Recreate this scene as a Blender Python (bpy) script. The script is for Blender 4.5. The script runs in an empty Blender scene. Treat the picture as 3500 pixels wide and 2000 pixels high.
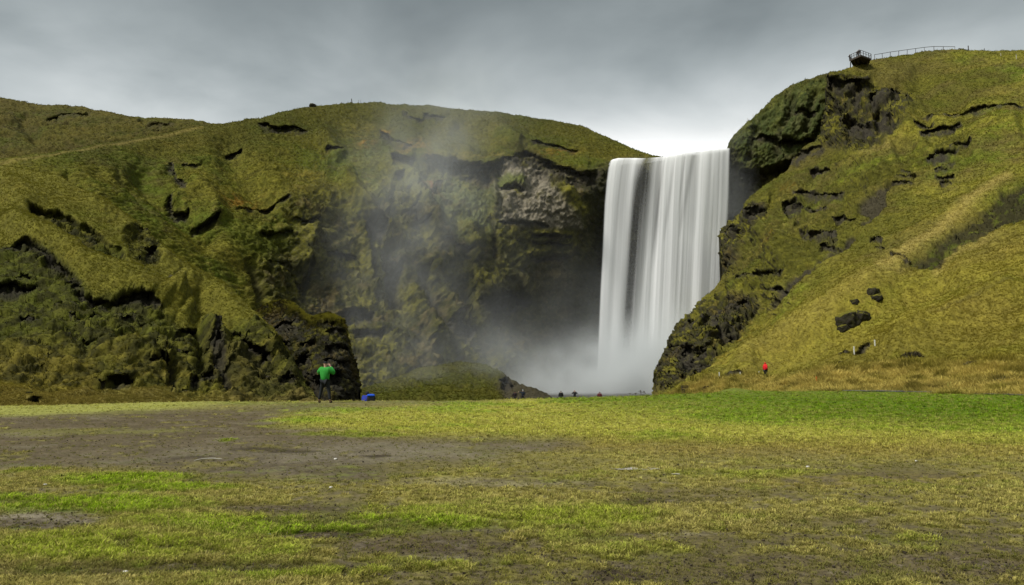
import bpy, bmesh, math, random
import numpy as np
from mathutils import Vector, Matrix

random.seed(4)
rng = np.random.default_rng(11)
S = bpy.context.scene
COL = S.collection
R = math.radians

# ------------------------------------------------------------------ camera
FPX, CX, CY, CAMH = 2747.0, 1750.0, 1000.0, 1.45      # focal length in photo pixels (3500 wide)
TH = math.atan(262.0 / FPX)
cam_d = bpy.data.cameras.new('camera')
cam_d.sensor_width = 36.0
cam_d.lens = 36.0 * FPX / 3500.0
cam_d.clip_start = 0.1
cam_d.clip_end = 6000
cam = bpy.data.objects.new('camera', cam_d)
COL.objects.link(cam)
cam.location = (0, 0, CAMH)
cam.rotation_euler = (math.pi / 2 + TH, 0, 0)
S.camera = cam

# ------------------------------------------------------------------ light, sky, exposure
SUN_EL, SUN_AZ = R(53), R(240)          # azimuth clockwise from +Y: behind the camera, to the left
sun_dir = Vector((math.sin(SUN_AZ) * math.cos(SUN_EL), math.cos(SUN_AZ) * math.cos(SUN_EL), math.sin(SUN_EL)))
sd = bpy.data.lights.new('sun', 'SUN')
sd.energy = 1.5
sd.angle = R(15)
sd.color = (1.0, 0.965, 0.90)
sun = bpy.data.objects.new('sun', sd)
COL.objects.link(sun)
sun.rotation_euler = sun_dir.to_track_quat('Z', 'Y').to_euler()

W = bpy.data.worlds.new('World')
S.world = W
W.use_nodes = True


def sky_nodes():
    nt = W.node_tree
    nt.nodes.clear()
    N, L = nt.nodes.new, nt.links.new

    def math_(op, a, b=None, c=None, clamp=False):
        n = N('ShaderNodeMath'); n.operation = op; n.use_clamp = clamp
        for i, v in enumerate((a, b, c)):
            if v is None: continue
            if isinstance(v, (int, float)): n.inputs[i].default_value = v
            else: L(v, n.inputs[i])
        return n.outputs[0]

    def ramp(val, stops, interp='EASE'):
        n = N('ShaderNodeValToRGB'); n.color_ramp.interpolation = interp
        e = n.color_ramp.elements
        while len(e) > 1: e.remove(e[-1])
        e[0].position = stops[0][0]; e[0].color = (stops[0][1],) * 3 + (1,)
        for p, v in stops[1:]:
            k = e.new(p); k.color = (v, v, v, 1)
        L(val, n.inputs[0])
        return n.outputs[0]
    tc = N('ShaderNodeTexCoord')
    sep = N('ShaderNodeSeparateXYZ'); L(tc.outputs['Generated'], sep.inputs[0])
    z = sep.outputs[2]
    # cloud sheet: low band bright, darker belly above, mean grey overhead
    band = ramp(math_('MAXIMUM', z, 0.0), [(0.0, .40), (.20, .46), (.29, .40), (.34, .33), (.39, .24), (.45, .17), (.55, .20), (.70, .34), (1.0, .46)], 'B_SPLINE')
    # clearing in the cloud low over the upper valley
    az = math_('DIVIDE', sep.outputs[0], math_('MAXIMUM', sep.outputs[1], .05))
    q = math_('DIVIDE', math_('SUBTRACT', az, (2230 - CX) / FPX), .30)
    gx = math_('MULTIPLY', math_('EXPONENT', math_('MULTIPLY', math_('MULTIPLY', q, q), -1.0)), math_('GREATER_THAN', sep.outputs[1], .05))
    gz = ramp(math_('MAXIMUM', z, 0.0), [(0.0, 1.0), (.24, 1.0), (.265, .80), (.285, .42), (.31, .16), (.35, .05), (.40, 0.0)], 'B_SPLINE')
    glow = math_('MULTIPLY', gx, gz)
    # clouds, seen on a flat layer
    den = math_('ADD', math_('MAXIMUM', z, 0.0), 0.22)
    px = math_('DIVIDE', sep.outputs[0], den); py = math_('DIVIDE', sep.outputs[1], den)
    cmb = N('ShaderNodeCombineXYZ'); L(px, cmb.inputs[0]); L(py, cmb.inputs[1])
    n1 = N('ShaderNodeTexNoise'); n1.inputs['Scale'].default_value = 2.0; n1.inputs['Detail'].default_value = 6; n1.inputs['Roughness'].default_value = .5
    n1.inputs['Distortion'].default_value = .25
    L(cmb.outputs[0], n1.inputs['Vector'])
    mp = N('ShaderNodeMapping'); mp.inputs['Scale'].default_value = (3.6, .55, 1); mp.inputs['Rotation'].default_value = (0, 0, R(-24)); L(cmb.outputs[0], mp.inputs[0])
    n2 = N('ShaderNodeTexNoise'); n2.inputs['Scale'].default_value = .9; n2.inputs['Detail'].default_value = 3
    L(mp.outputs[0], n2.inputs['Vector'])
    cl = math_('ADD', math_('MULTIPLY', math_('SUBTRACT', n1.outputs[0], .5), 1.7), math_('MULTIPLY', math_('SUBTRACT', n2.outputs[0], .5), .4))
    val = math_('MULTIPLY', band, math_('ADD', 1.0, cl))
    val = math_('ADD', val, math_('MULTIPLY', glow, .75))
    tint = N('ShaderNodeMix'); tint.data_type = 'RGBA'; tint.blend_type = 'MIX'
    tint.inputs[6].default_value = (.83, .985, 1.0, 1); tint.inputs[7].default_value = (.985, 1.0, .985, 1)
    L(math_('MULTIPLY', val, 1.35, clamp=True), tint.inputs[0])
    mul = N('ShaderNodeVectorMath'); mul.operation = 'SCALE'
    L(tint.outputs[2], mul.inputs[0]); L(val, mul.inputs['Scale'])
    # clear sky above the cloud, only a few per cent comes through
    sky = N('ShaderNodeTexSky'); sky.sky_type = 'NISHITA'; sky.sun_disc = False
    sky.sun_elevation = SUN_EL; sky.sun_rotation = SUN_AZ
    bg1 = N('ShaderNodeBackground'); bg1.inputs[1].default_value = 0.06; L(sky.outputs[0], bg1.inputs[0])
    bg2 = N('ShaderNodeBackground'); bg2.inputs[1].default_value = SKY_GAIN; L(mul.outputs[0], bg2.inputs[0])
    mx = N('ShaderNodeMixShader'); mx.inputs[0].default_value = .95
    L(bg1.outputs[0], mx.inputs[1]); L(bg2.outputs[0], mx.inputs[2])
    out = N('ShaderNodeOutputWorld'); L(mx.outputs[0], out.inputs[0])


SKY_GAIN = 0.425
sky_nodes()
vs = S.view_settings
vs.view_transform = 'Standard'
vs.look = 'None'
vs.exposure = 1.6
vs.gamma = 1
vs.use_curve_mapping = False
S.render.engine = 'CYCLES'
S.cycles.use_denoising = True
S.cycles.max_bounces = 5
S.cycles.diffuse_bounces = 2
S.cycles.glossy_bounces = 2
S.cycles.transparent_max_bounces = 12
S.cycles.volume_bounces = 2
S.cycles.volume_step_rate = 1.0
S.cycles.use_fast_gi = False

# ------------------------------------------------------------------ helpers: projection, noise
CT, ST = math.cos(TH), math.sin(TH)


def unproj(px, py, d):
    """photo pixel + distance along the view axis -> world point(s)"""
    px = np.asarray(px, float); py = np.asarray(py, float); d = np.asarray(d, float)
    x = (px - CX) / FPX; y = -(py - CY) / FPX
    return np.stack([x * d, (CT - y * ST) * d, CAMH + (ST + y * CT) * d], -1)


def proj(P):
    P = np.asarray(P, float)
    X, Y, Z = P[..., 0], P[..., 1], P[..., 2] - CAMH
    d = Y * CT + Z * ST
    u = -Y * ST + Z * CT
    return CX + FPX * X / d, CY - FPX * u / d, d


_perm = np.random.default_rng(7).permutation(256).astype(np.int32)
_perm = np.concatenate([_perm, _perm, _perm])
_gr = np.array([[1, 1, 0], [-1, 1, 0], [1, -1, 0], [-1, -1, 0], [1, 0, 1], [-1, 0, 1], [1, 0, -1], [-1, 0, -1],
                [0, 1, 1], [0, -1, 1], [0, 1, -1], [0, -1, -1], [1, 1, 0], [-1, 1, 0], [0, -1, 1], [0, -1, -1]], np.float32)


def pn(x, y, z):
    """3-D gradient noise, about -0.8 .. 0.8"""
    x, y, z = np.broadcast_arrays(np.asarray(x, np.float32), np.asarray(y, np.float32), np.asarray(z, np.float32))
    xi = np.floor(x); yi = np.floor(y); zi = np.floor(z)
    xf = x - xi; yf = y - yi; zf = z - zi
    xi = xi.astype(np.int32) & 255; yi = yi.astype(np.int32) & 255; zi = zi.astype(np.int32) & 255
    u = xf * xf * xf * (xf * (xf * 6 - 15) + 10); v = yf * yf * yf * (yf * (yf * 6 - 15) + 10); w = zf * zf * zf * (zf * (zf * 6 - 15) + 10)

    def gr(ix, iy, iz, fx, fy, fz):
        h = _perm[_perm[_perm[(xi + ix) & 255] + ((yi + iy) & 255)] + ((zi + iz) & 255)] & 15
        g = _gr[h]
        return g[..., 0] * fx + g[..., 1] * fy + g[..., 2] * fz
    x00 = gr(0, 0, 0, xf, yf, zf); x10 = gr(1, 0, 0, xf - 1, yf, zf); x01 = gr(0, 1, 0, xf, yf - 1, zf); x11 = gr(1, 1, 0, xf - 1, yf - 1, zf)
    a = (x00 + u * (x10 - x00)); b = (x01 + u * (x11 - x01)); lo = a + v * (b - a)
    x00 = gr(0, 0, 1, xf, yf, zf - 1); x10 = gr(1, 0, 1, xf - 1, yf, zf - 1); x01 = gr(0, 1, 1, xf, yf - 1, zf - 1); x11 = gr(1, 1, 1, xf - 1, yf - 1, zf - 1)
    a = (x00 + u * (x10 - x00)); b = (x01 + u * (x11 - x01)); hi = a + v * (b - a)
    return lo + w * (hi - lo)


def fbm(P, lam, oct=3, sz=1.0, gain=.5, off=0.0, mode='fbm'):
    """fractal noise of wavelength lam (m); sz > 1 squeezes it vertically; mode ridged / billow / fbm"""
    f = 1.0 / lam; a = 1.0; t = 0; s = 0
    for k in range(oct):
        n = pn(P[..., 0] * f + off + 17.3 * k, P[..., 1] * f + off * 1.7 + 5.1 * k, P[..., 2] * f * sz - off + 9.7 * k)
        if mode == 'ridged': n = .5 - np.abs(n) * 1.6
        elif mode == 'billow': n = np.abs(n) * 1.8 - .45
        t = t + a * n; s += a; a *= gain; f *= 2.03
    return t / s


def sst(a, b, x):
    t = np.clip((x - a) / (b - a), 0, 1)
    return t * t * (3 - 2 * t)


def lerp(a, b, t): return a + (b - a) * t


def interp_pts(pts, x):
    p = np.array(sorted(pts), float)
    return np.interp(x, p[:, 0], p[:, 1])


def tps(ctrl):
    """thin-plate interpolation of 1/depth over photo pixels (a plane in space is exactly linear in 1/depth)"""
    c = np.array(ctrl, float)
    X = c[:, :2] / 1000.0; v = 1000.0 / c[:, 2]
    n = len(c)

    def U(r2): return .5 * r2 * np.log(r2 + 1e-12)
    K = U(((X[:, None] - X[None]) ** 2).sum(-1)) + np.eye(n) * 1e-3
    Pm = np.concatenate([np.ones((n, 1)), X], 1)
    A = np.zeros((n + 3, n + 3)); A[:n, :n] = K; A[:n, n:] = Pm; A[n:, :n] = Pm.T
    sol = np.linalg.solve(A, np.concatenate([v, np.zeros(3)]))

    def ev(px, py):
        x = np.asarray(px, float) / 1000; y = np.asarray(py, float) / 1000
        r = sol[n] + sol[n + 1] * x + sol[n + 2] * y
        for i in range(n):
            r = r + sol[i] * U((x - X[i, 0]) ** 2 + (y - X[i, 1]) ** 2)
        return np.clip(r, 1000 / 420.0, 1000 / 35.0) / 1000
    return ev


def poly_dist(px, py, pts):
    """distance to a polyline, parameter along it (0..1), and offset below (+) / above (-) it in pixels"""
    p = np.array(pts, float)
    seg = np.hypot(*(p[1:] - p[:-1]).T); tot = seg.sum(); acc = 0
    best = np.full(px.shape, 1e9); par = np.zeros(px.shape); sg = np.zeros(px.shape)
    for i in range(len(p) - 1):
        a, b = p[i], p[i + 1]
        d = b - a
        t = np.clip(((px - a[0]) * d[0] + (py - a[1]) * d[1]) / (seg[i] ** 2 + 1e-9), 0, 1)
        qx = px - a[0] - t * d[0]; qy = py - a[1] - t * d[1]
        dist = np.hypot(qx, qy)
        m = dist < best
        best = np.where(m, dist, best); par = np.where(m, (acc + t * seg[i]) / tot, par)
        cr = (d[0] * qy - d[1] * qx) / (seg[i] + 1e-9)
        sg = np.where(m, np.where(np.abs(cr) > 1e-6, np.sign(cr), 1) * dist, sg)
        acc += seg[i]
    return best, par, sg


def poly_mask(px, py, poly, soft=12):
    p = np.array(poly + [poly[0]], float)
    out = np.zeros(px.shape)
    m = (px > p[:, 0].min() - soft) & (px < p[:, 0].max() + soft) & (py > p[:, 1].min() - soft) & (py < p[:, 1].max() + soft)
    if not m.any(): return out
    x, y = px[m], py[m]
    ins = np.zeros(x.shape, bool); best = np.full(x.shape, 1e9)
    for i in range(len(p) - 1):
        a, b = p[i], p[i + 1]
        c = ((a[1] > y) != (b[1] > y)) & (x < (b[0] - a[0]) * (y - a[1]) / (b[1] - a[1] + 1e-9) + a[0])
        ins ^= c
        d = b - a
        t = np.clip(((x - a[0]) * d[0] + (y - a[1]) * d[1]) / (d @ d + 1e-9), 0, 1)
        best = np.minimum(best, np.hypot(x - a[0] - t * d[0], y - a[1] - t * d[1]))
    s = np.where(ins, best, -best)
    out[m] = sst(-soft, soft, s)
    return out


def blob(px, py, cx, cy, rx, ry):
    return np.exp(-(((px - cx) / rx) ** 2 + ((py - cy) / ry) ** 2))


# ------------------------------------------------------------------ helpers: meshes, tags, materials
def tag(o, label=None, cat=None, group=None, kind=None):
    if label: o['label'] = label
    if cat: o['category'] = cat
    if group: o['group'] = group
    if kind: o['kind'] = kind
    return o


def link(o, parent=None):
    COL.objects.link(o)
    if parent: o.parent = parent
    return o


def empty(name, loc=(0, 0, 0), rz=0):
    o = bpy.data.objects.new(name, None)
    o.empty_display_size = .2
    o.location = loc; o.rotation_euler = (0, 0, rz)
    return link(o)


def mesh_np(name, V, Fq, mat, parent=None, attrs=None, smooth=True):
    me = bpy.data.meshes.new(name)
    V = np.ascontiguousarray(V.reshape(-1, 3), np.float32); Fq = np.ascontiguousarray(Fq, np.int32)
    me.vertices.add(len(V)); me.vertices.foreach_set('co', V.ravel())
    k = Fq.shape[1]
    me.loops.add(Fq.size); me.loops.foreach_set('vertex_index', Fq.ravel())
    me.polygons.add(len(Fq)); me.polygons.foreach_set('loop_start', np.arange(0, Fq.size, k, dtype=np.int32))
    if smooth: me.polygons.foreach_set('use_smooth', np.ones(len(Fq), bool))
    for nm, (typ, arr) in (attrs or {}).items():
        a = me.attributes.new(nm, typ, 'POINT')
        arr = np.ascontiguousarray(arr, np.float32)
        a.data.foreach_set({'FLOAT': 'value', 'FLOAT_COLOR': 'color', 'FLOAT_VECTOR': 'vector'}[typ], arr.ravel())
    me.update(calc_edges=True)
    me.materials.append(mat)
    return link(bpy.data.objects.new(name, me), parent)


def grid_faces(nr, nc):
    i = np.arange(nr - 1)[:, None] * nc + np.arange(nc - 1)[None]
    return np.stack([i, i + 1, i + nc + 1, i + nc], -1).reshape(-1, 4)


def rgba(c): return np.concatenate([c, np.ones(c.shape[:-1] + (1,))], -1)


def new_mat(name):
    m = bpy.data.materials.new(name); m.use_nodes = True
    nt = m.node_tree; nt.nodes.clear()
    out = nt.nodes.new('ShaderNodeOutputMaterial')
    return m, nt, nt.nodes.new, nt.links.new, out


def mat_simple(name, col, rough=.8, noise=.25, scale=30, metal=0, spec=.3):
    m, nt, N, L, out = new_mat(name)
    b = N('ShaderNodeBsdfPrincipled')
    b.inputs['Roughness'].default_value = rough; b.inputs['Metallic'].default_value = metal
    b.inputs['Specular IOR Level'].default_value = spec
    tc = N('ShaderNodeTexCoord')
    n = N('ShaderNodeTexNoise'); n.inputs['Scale'].default_value = scale; n.inputs['Detail'].default_value = 4
    L(tc.outputs['Object'], n.inputs['Vector'])
    r = N('ShaderNodeMapRange'); r.inputs[1].default_value = .25; r.inputs[2].default_value = .75
    r.inputs[3].default_value = 1 - noise; r.inputs[4].default_value = 1 + noise
    L(n.outputs[0], r.inputs[0])
    v = N('ShaderNodeVectorMath'); v.operation = 'SCALE'; v.inputs[0].default_value = col; L(r.outputs[0], v.inputs['Scale'])
    L(v.outputs[0], b.inputs['Base Color'])
    L(b.outputs[0], out.inputs[0])
    return m


def mat_terrain(name, scales=((1.3, .35), (5.0, .35)), bump=.5, bscale=3.0, bdist=.15, rough=.95):
    """albedo from the 'tint' attribute, broken up by noise; fine relief by bump"""
    m, nt, N, L, out = new_mat(name)
    b = N('ShaderNodeBsdfPrincipled'); b.inputs['Roughness'].default_value = rough; b.inputs['Specular IOR Level'].default_value = .12
    at = N('ShaderNodeAttribute'); at.attribute_name = 'tint'
    tc = N('ShaderNodeTexCoord')
    col = at.outputs['Color']
    for sc, am in scales:
        n = N('ShaderNodeTexNoise'); n.inputs['Scale'].default_value = sc; n.inputs['Detail'].default_value = 5; n.inputs['Roughness'].default_value = .65
        L(tc.outputs['Object'], n.inputs['Vector'])
        r = N('ShaderNodeMapRange'); r.inputs[1].default_value = .3; r.inputs[2].default_value = .7
        r.inputs[3].default_value = 1 - am; r.inputs[4].default_value = 1 + am
        L(n.outputs[0], r.inputs[0])
        v = N('ShaderNodeVectorMath'); v.operation = 'SCALE'; L(col, v.inputs[0]); L(r.outputs[0], v.inputs['Scale'])
        col = v.outputs[0]
    L(col, b.inputs['Base Color'])
    n = N('ShaderNodeTexNoise'); n.inputs['Scale'].default_value = bscale; n.inputs['Detail'].default_value = 6; n.inputs['Roughness'].default_value = .7
    L(tc.outputs['Object'], n.inputs['Vector'])
    bp = N('ShaderNodeBump'); bp.inputs['Strength'].default_value = bump; bp.inputs['Distance'].default_value = bdist
    L(n.outputs[0], bp.inputs['Height']); L(bp.outputs[0], b.inputs['Normal'])
    L(b.outputs[0], out.inputs[0])
    return m


# albedo palette (linear)
C = {k: np.array(v, float) for k, v in dict(
    olive=(.142, .130, .016), green=(.084, .105, .009), dry=(.26, .205, .055), moss=(.046, .045, .006), darkmoss=(.027, .027, .005),
    brown=(.085, .062, .022), rock=(.032, .028, .020), grey=(.21, .185, .135), soil=(.040, .034, .022), rust=(.20, .115, .016),
    wet=(.016, .017, .015), red=(.22, .09, .055), ochre=(.175, .140, .020), fog=(.13, .15, .06)).items()}


def cmix(col, name, t):
    c = C[name] if isinstance(name, str) else np.array(name)
    return col + (c - col) * np.clip(t, 0, 1)[..., None]


# ------------------------------------------------------------------ terrain sheets
class Sheet:
    """a hillside: rim line and foot line seen from the field, real distances, rounded back over the rim and closed at the foot"""

    def __init__(self, top, bot, ctrl, step=3.4, rough_rim=3.0, fan=.9):
        t = np.array(top, float)
        seg = np.hypot(*(t[1:] - t[:-1]).T); cum = np.concatenate([[0], np.cumsum(seg)])
        fs = np.linspace(0, cum[-1], int(cum[-1]))
        fx = np.interp(fs, cum, t[:, 0]); fy = np.interp(fs, cum, t[:, 1])
        wgt = np.where((fx > -120) & (fx < 3620), 1.0, .22)      # coarser where the hill runs on out of view
        fc = np.cumsum(wgt)
        n = int(fc[-1] / step)
        s = np.linspace(fc[0], fc[-1], n)
        cx = np.interp(s, fc, fx); ty = np.interp(s, fc, fy)
        s = np.interp(s, fc, fs)
        jit = pn(s / 60, 0 * s, 3.3 + 0 * s) * rough_rim * 1.6 + pn(s / 17, 0 * s, 1.3 + 0 * s) * rough_rim * .9
        ty = ty + jit
        sp = np.where((cx > -120) & (cx < 3620), 1.0, 4.5); bx = np.cumsum(sp) - sp[0]
        bx = cx[0] + (cx[-1] - cx[0]) * bx / bx[-1]     # columns fan out below steep parts of the rim
        bx = cx + (bx - cx) * fan
        by = interp_pts(bot, bx)
        nr = max(8, int((by - ty).max() / step))
        v = np.linspace(0, 1, nr)[:, None]
        self.px = bx + (cx - bx) * v
        self.py = by + (ty - by) * v
        ev = tps(ctrl)
        w = ev(self.px, self.py)
        e = 3.0
        wa = (ev(self.px + e, self.py) - ev(self.px - e, self.py)) / (2 * e) * FPX
        wb = (ev(self.px, self.py + e) - ev(self.px, self.py - e)) / (2 * e) * FPX
        self.P0 = unproj(self.px, self.py, 1 / w)
        x = (self.px - CX) / FPX; y = (self.py - CY) / FPX
        c = w - wa * x - wb * y                      # plane a*X + b*Y + c*Z = 1 in view space (Y down)
        nx, ny, nz = -wa, wb, -c                     # view space, Y up, Z forward; turned to face the camera
        Nw = np.stack([nx, nz * CT - ny * ST, nz * ST + ny * CT], -1)
        Nw /= np.linalg.norm(Nw, axis=-1, keepdims=True) + 1e-9
        self.N = Nw
        self.hr = np.zeros(self.px.shape)
        self.ray = self.P0 - np.array([0, 0, CAMH]); self.ray /= np.linalg.norm(self.ray, axis=-1, keepdims=True)
        self.h = np.zeros(self.px.shape); self.rock = np.zeros(self.px.shape); self.soil = np.zeros(self.px.shape)
        q = self.P0
        self.wx = self.px + 9 * pn(self.px / 60, self.py / 60, 0.5) + 5 * pn(self.px / 19, self.py / 19, 8.5)
        self.wy = self.py + 8 * pn(self.px / 60, self.py / 60, 4.5) + 5 * pn(self.px / 19, self.py / 19, 2.5)
        self.m_per_px = 1 / w / FPX
        self.K = {}; self.fine = 1.0

    def _sub(self, pts, mar):
        p = np.array(pts, float)
        return ((self.wx > p[:, 0].min() - mar) & (self.wx < p[:, 0].max() + mar) & (self.wy > p[:, 1].min() - mar) & (self.wy < p[:, 1].max() + mar))

    def ledge(self, pts, w=20, A=1.2, rock=1.0):
        """an overhanging lip along pts: turf pushed out above, bare recess below"""
        m = self._sub(pts, 3 * w)
        if not m.any(): return
        d, par, sg = poly_dist(self.wx[m], self.wy[m], pts)
        end = sst(0, .16, par) * sst(0, .16, 1 - par)
        q = self.P0[m]
        n1 = fbm(q, 2.6, 3, off=401, gain=.6); n2 = fbm(q, 7.0, 2, off=411)
        sg = sg + .16 * w * n1 + .30 * w * n2
        wloc = 1.25 * w * (.30 + .60 * end) * np.clip(1 + 1.0 * n2 + .3 * n1, .45, 1.7)
        amt = end * np.clip(.95 + .7 * n2, .45, 1.3)
        rise = sst(-.10, .34, sg / wloc)
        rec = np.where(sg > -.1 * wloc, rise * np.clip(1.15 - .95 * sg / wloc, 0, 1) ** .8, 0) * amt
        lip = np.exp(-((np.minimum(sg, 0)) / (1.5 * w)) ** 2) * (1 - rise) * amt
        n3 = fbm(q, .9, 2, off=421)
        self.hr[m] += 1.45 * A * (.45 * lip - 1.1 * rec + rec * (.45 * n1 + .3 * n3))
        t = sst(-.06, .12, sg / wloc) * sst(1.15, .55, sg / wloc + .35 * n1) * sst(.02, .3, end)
        self.rock[m] = np.maximum(self.rock[m], rock * t * np.clip(1.0 - .9 * sst(-.05, .3, n1 + .7 * n3 - .08), .15, 1))  # bare rock, kept dark so its colour also carries the lip's shade

    def line(self, pts, w=20, A=1.0, rock=0.0, soil=0.0):
        """ridge (A > 0) or gully (A < 0)"""
        m = self._sub(pts, 3 * w)
        if not m.any(): return
        d, par, sg = poly_dist(self.wx[m], self.wy[m], pts)
        end = sst(0, .15, par) * sst(0, .15, 1 - par)
        g = np.exp(-(d / w) ** 2) * end
        self.h[m] += A * g
        if rock: self.rock[m] = np.maximum(self.rock[m], rock * sst(.35, .75, g))
        if soil: self.soil[m] = np.maximum(self.soil[m], soil * sst(.3, .7, g))

    def respace(self):
        """spread the rows of every column evenly over the displaced surface, so steps and overhangs keep enough points"""
        nr, nc = self.px.shape
        dl = np.linalg.norm(np.diff(self.P, axis=0), axis=-1) * (1 / self.m_per_px[1:] / FPX)
        dl = dl / (dl.mean(0, keepdims=True) + 1e-9)
        dl = np.minimum(dl, 6) + .6
        cum = np.concatenate([np.zeros((1, nc)), np.cumsum(dl, 0)], 0)
        names = ['px', 'py', 'wx', 'wy', 'h', 'rock', 'soil', 'm_per_px']
        arrs = [getattr(self, k) for k in names] + list(self.K.values()) + [self.P[..., i] for i in range(3)] + [self.P0[..., i] for i in range(3)] + [self.N[..., i] for i in range(3)]
        A = np.stack([a + 0 * self.px for a in arrs], -1)
        B = np.empty_like(A); ar = np.arange(nr)
        for j in range(nc):
            t = np.interp(np.linspace(0, cum[-1, j], nr), cum[:, j], ar)
            i = np.minimum(t.astype(int), nr - 2); f = (t - i)[:, None]
            B[:, j] = A[i, j] * (1 - f) + A[i + 1, j] * f
        for q, k in enumerate(names): setattr(self, k, B[..., q])
        q = len(names)
        for k in list(self.K): self.K[k] = B[..., q]; q += 1
        self.P = B[..., q:q + 3].copy(); self.P0 = B[..., q + 3:q + 6].copy(); self.N = B[..., q + 6:q + 9].copy()

    def area(self, poly, soft=12): return poly_mask(self.wx, self.wy, poly, soft)

    def finish(self, name, tint_fn, mat, label=None, cat=None, kind='structure', back=(1.5, 4, 10, 25, 50), drop=.12, skirt=6, parent=None):
        self.h = self.h * lerp(.38, 1.0, sst(0, 48, self.py - self.py[-1:]))     # rims are worn smooth
        self.P = self.P0 + self.N * self.h[..., None] - self.ray * self.hr[..., None]
        self.respace()
        du = np.gradient(self.P, axis=1); dv = np.gradient(self.P, axis=0)
        nn = np.cross(du, dv); nn /= np.linalg.norm(nn, axis=-1, keepdims=True) + 1e-9
        flip = np.sign((nn * self.N).sum(-1, keepdims=True)); flip[flip == 0] = 1
        nn = nn * flip
        # second pass: fine relief on the displaced surface itself, rougher on bare steep ground
        bare = np.clip(self.rock + self.soil * .5 + sst(.15, -.25, nn[..., 2]) * .8, 0, 1)
        P = self.P
        f1 = fbm(P, 2.2, 3, sz=1.4, gain=.62, off=501, mode='billow'); f2 = fbm(P, .8, 2, sz=1.6, off=511)
        self.P = P + nn * ((bare * (.85 * f1 + .30 * f2) + (1 - bare) * (.10 * f1 + .16 * f2 + self.K.get('coarse', 0) * (.8 * f1 + .4 * f2))) * self.fine)[..., None]
        du = np.gradient(self.P, axis=1); dv = np.gradient(self.P, axis=0)
        n2 = np.cross(du, dv); n2 /= np.linalg.norm(n2, axis=-1, keepdims=True) + 1e-9
        fl = np.sign((n2 * nn).sum(-1, keepdims=True)); fl[fl == 0] = 1
        self.nn = n2 * fl
        self.tint = np.clip(tint_fn(self), .003, .8)
        nr, nc = self.px.shape
        rows = [self.P[0] - np.array([0, 0, skirt])] + list(self.P)
        trow = [self.tint[0]] + list(self.tint)
        out = self.P[-1] - np.array([0, 0, CAMH]); out[:, 2] = 0
        out /= np.linalg.norm(out, axis=-1, keepdims=True)
        for b in back:
            Q = self.P[-1] + out * b
            Q[:, 2] -= drop * b
            rows.append(Q); trow.append(self.tint[-1])
        V = np.array(rows); T = np.array(trow)
        o = mesh_np(name, V, grid_faces(len(rows), nc), mat, parent, {'tint': ('FLOAT_COLOR', rgba(T))})
        tag(o, label, cat, None, kind)
        self.obj = o
        self.ppx, self.ppy, self.pd = proj(self.P)
        return o

    def at(self, px, py):
        i = np.argmin((self.ppx - px) ** 2 + (self.ppy - py) ** 2 + self.pd * .002)
        return Vector(self.P.reshape(-1, 3)[i])


def grass_relief(s, amt=1.0):
    """hummocks, sheep-track terraces and tussocks of a grazed slope"""
    P = s.P0
    h = 2.0 * fbm(P, 24, 3, off=3) + 1.5 * fbm(P, 11, 3, off=7, mode='ridged')
    h += .75 * fbm(P, 5.0, 3, sz=1.8, off=11)
    wob = P + .9 * np.stack([fbm(P, 6, 2, off=31), fbm(P, 6, 2, off=41), .5 * fbm(P, 4, 2, off=51)], -1)
    ter = fbm(wob, 3.2, 3, sz=4.2, gain=.62, off=23, mode='billow')
    s.K['ter'] = ter
    h += .85 * ter
    h += .20 * fbm(P, .9, 2, sz=1.5, off=61)
    return h * amt


def rock_relief(s, amt=1.0, big=1.0):
    P = s.P0
    wob = P + 2.0 * np.stack([fbm(P, 9, 2, off=71), fbm(P, 9, 2, off=81), fbm(P, 7, 2, off=91)], -1)
    h = 2.8 * big * fbm(wob, 17, 3, sz=.8, off=5, mode='ridged')
    h += 1.5 * fbm(wob, 5.5, 3, sz=1.0, off=15, mode='billow')
    h += .55 * fbm(wob, 1.7, 3, sz=1.3, off=25, gain=.6, mode='billow')
    return h * amt


def grass_tint(s, olive=.5, dryamt=.5):
    P = s.P0
    n1 = fbm(P, 18, 3, off=101); n2 = fbm(P, 5, 4, sz=1.6, off=111, gain=.6); n3 = fbm(P, 1.6, 3, sz=2.2, off=121, gain=.7)
    col = np.broadcast_to(C['olive'], P.shape).copy()
    col = cmix(col, 'green', sst(-.25, .35, n1 + .6 * n2 + (.5 - olive)))
    col = cmix(col, 'ochre', sst(.12, .5, n2 - .5 * n1) * .7)
    col = cmix(col, 'dry', sst(.22, .55, n3 + .5 * n2) * dryamt)
    col = cmix(col, 'moss', sst(.0, .38, -n3 - .3 * n2) * .75)
    col = cmix(col, C['moss'] * .9, sst(-.05, -.3, s.K['ter']) * .5)
    col = cmix(col, 'brown', sst(.12, .45, n1 - n2) * .35)
    return col


def steep_rock(s, col, z0=.25, z1=-.05, amt=1.0, name='rock'):
    n = fbm(s.P0, 1.4, 2, off=131)
    t = sst(z0, z1, s.nn[..., 2] + .35 * n) * amt
    return cmix(col, name, t)


MT = mat_terrain('turf_and_rock')
MTF = mat_terrain('far_turf', ((.6, .3), (2.2, .3)), .5, 1.2, .4)

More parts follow.
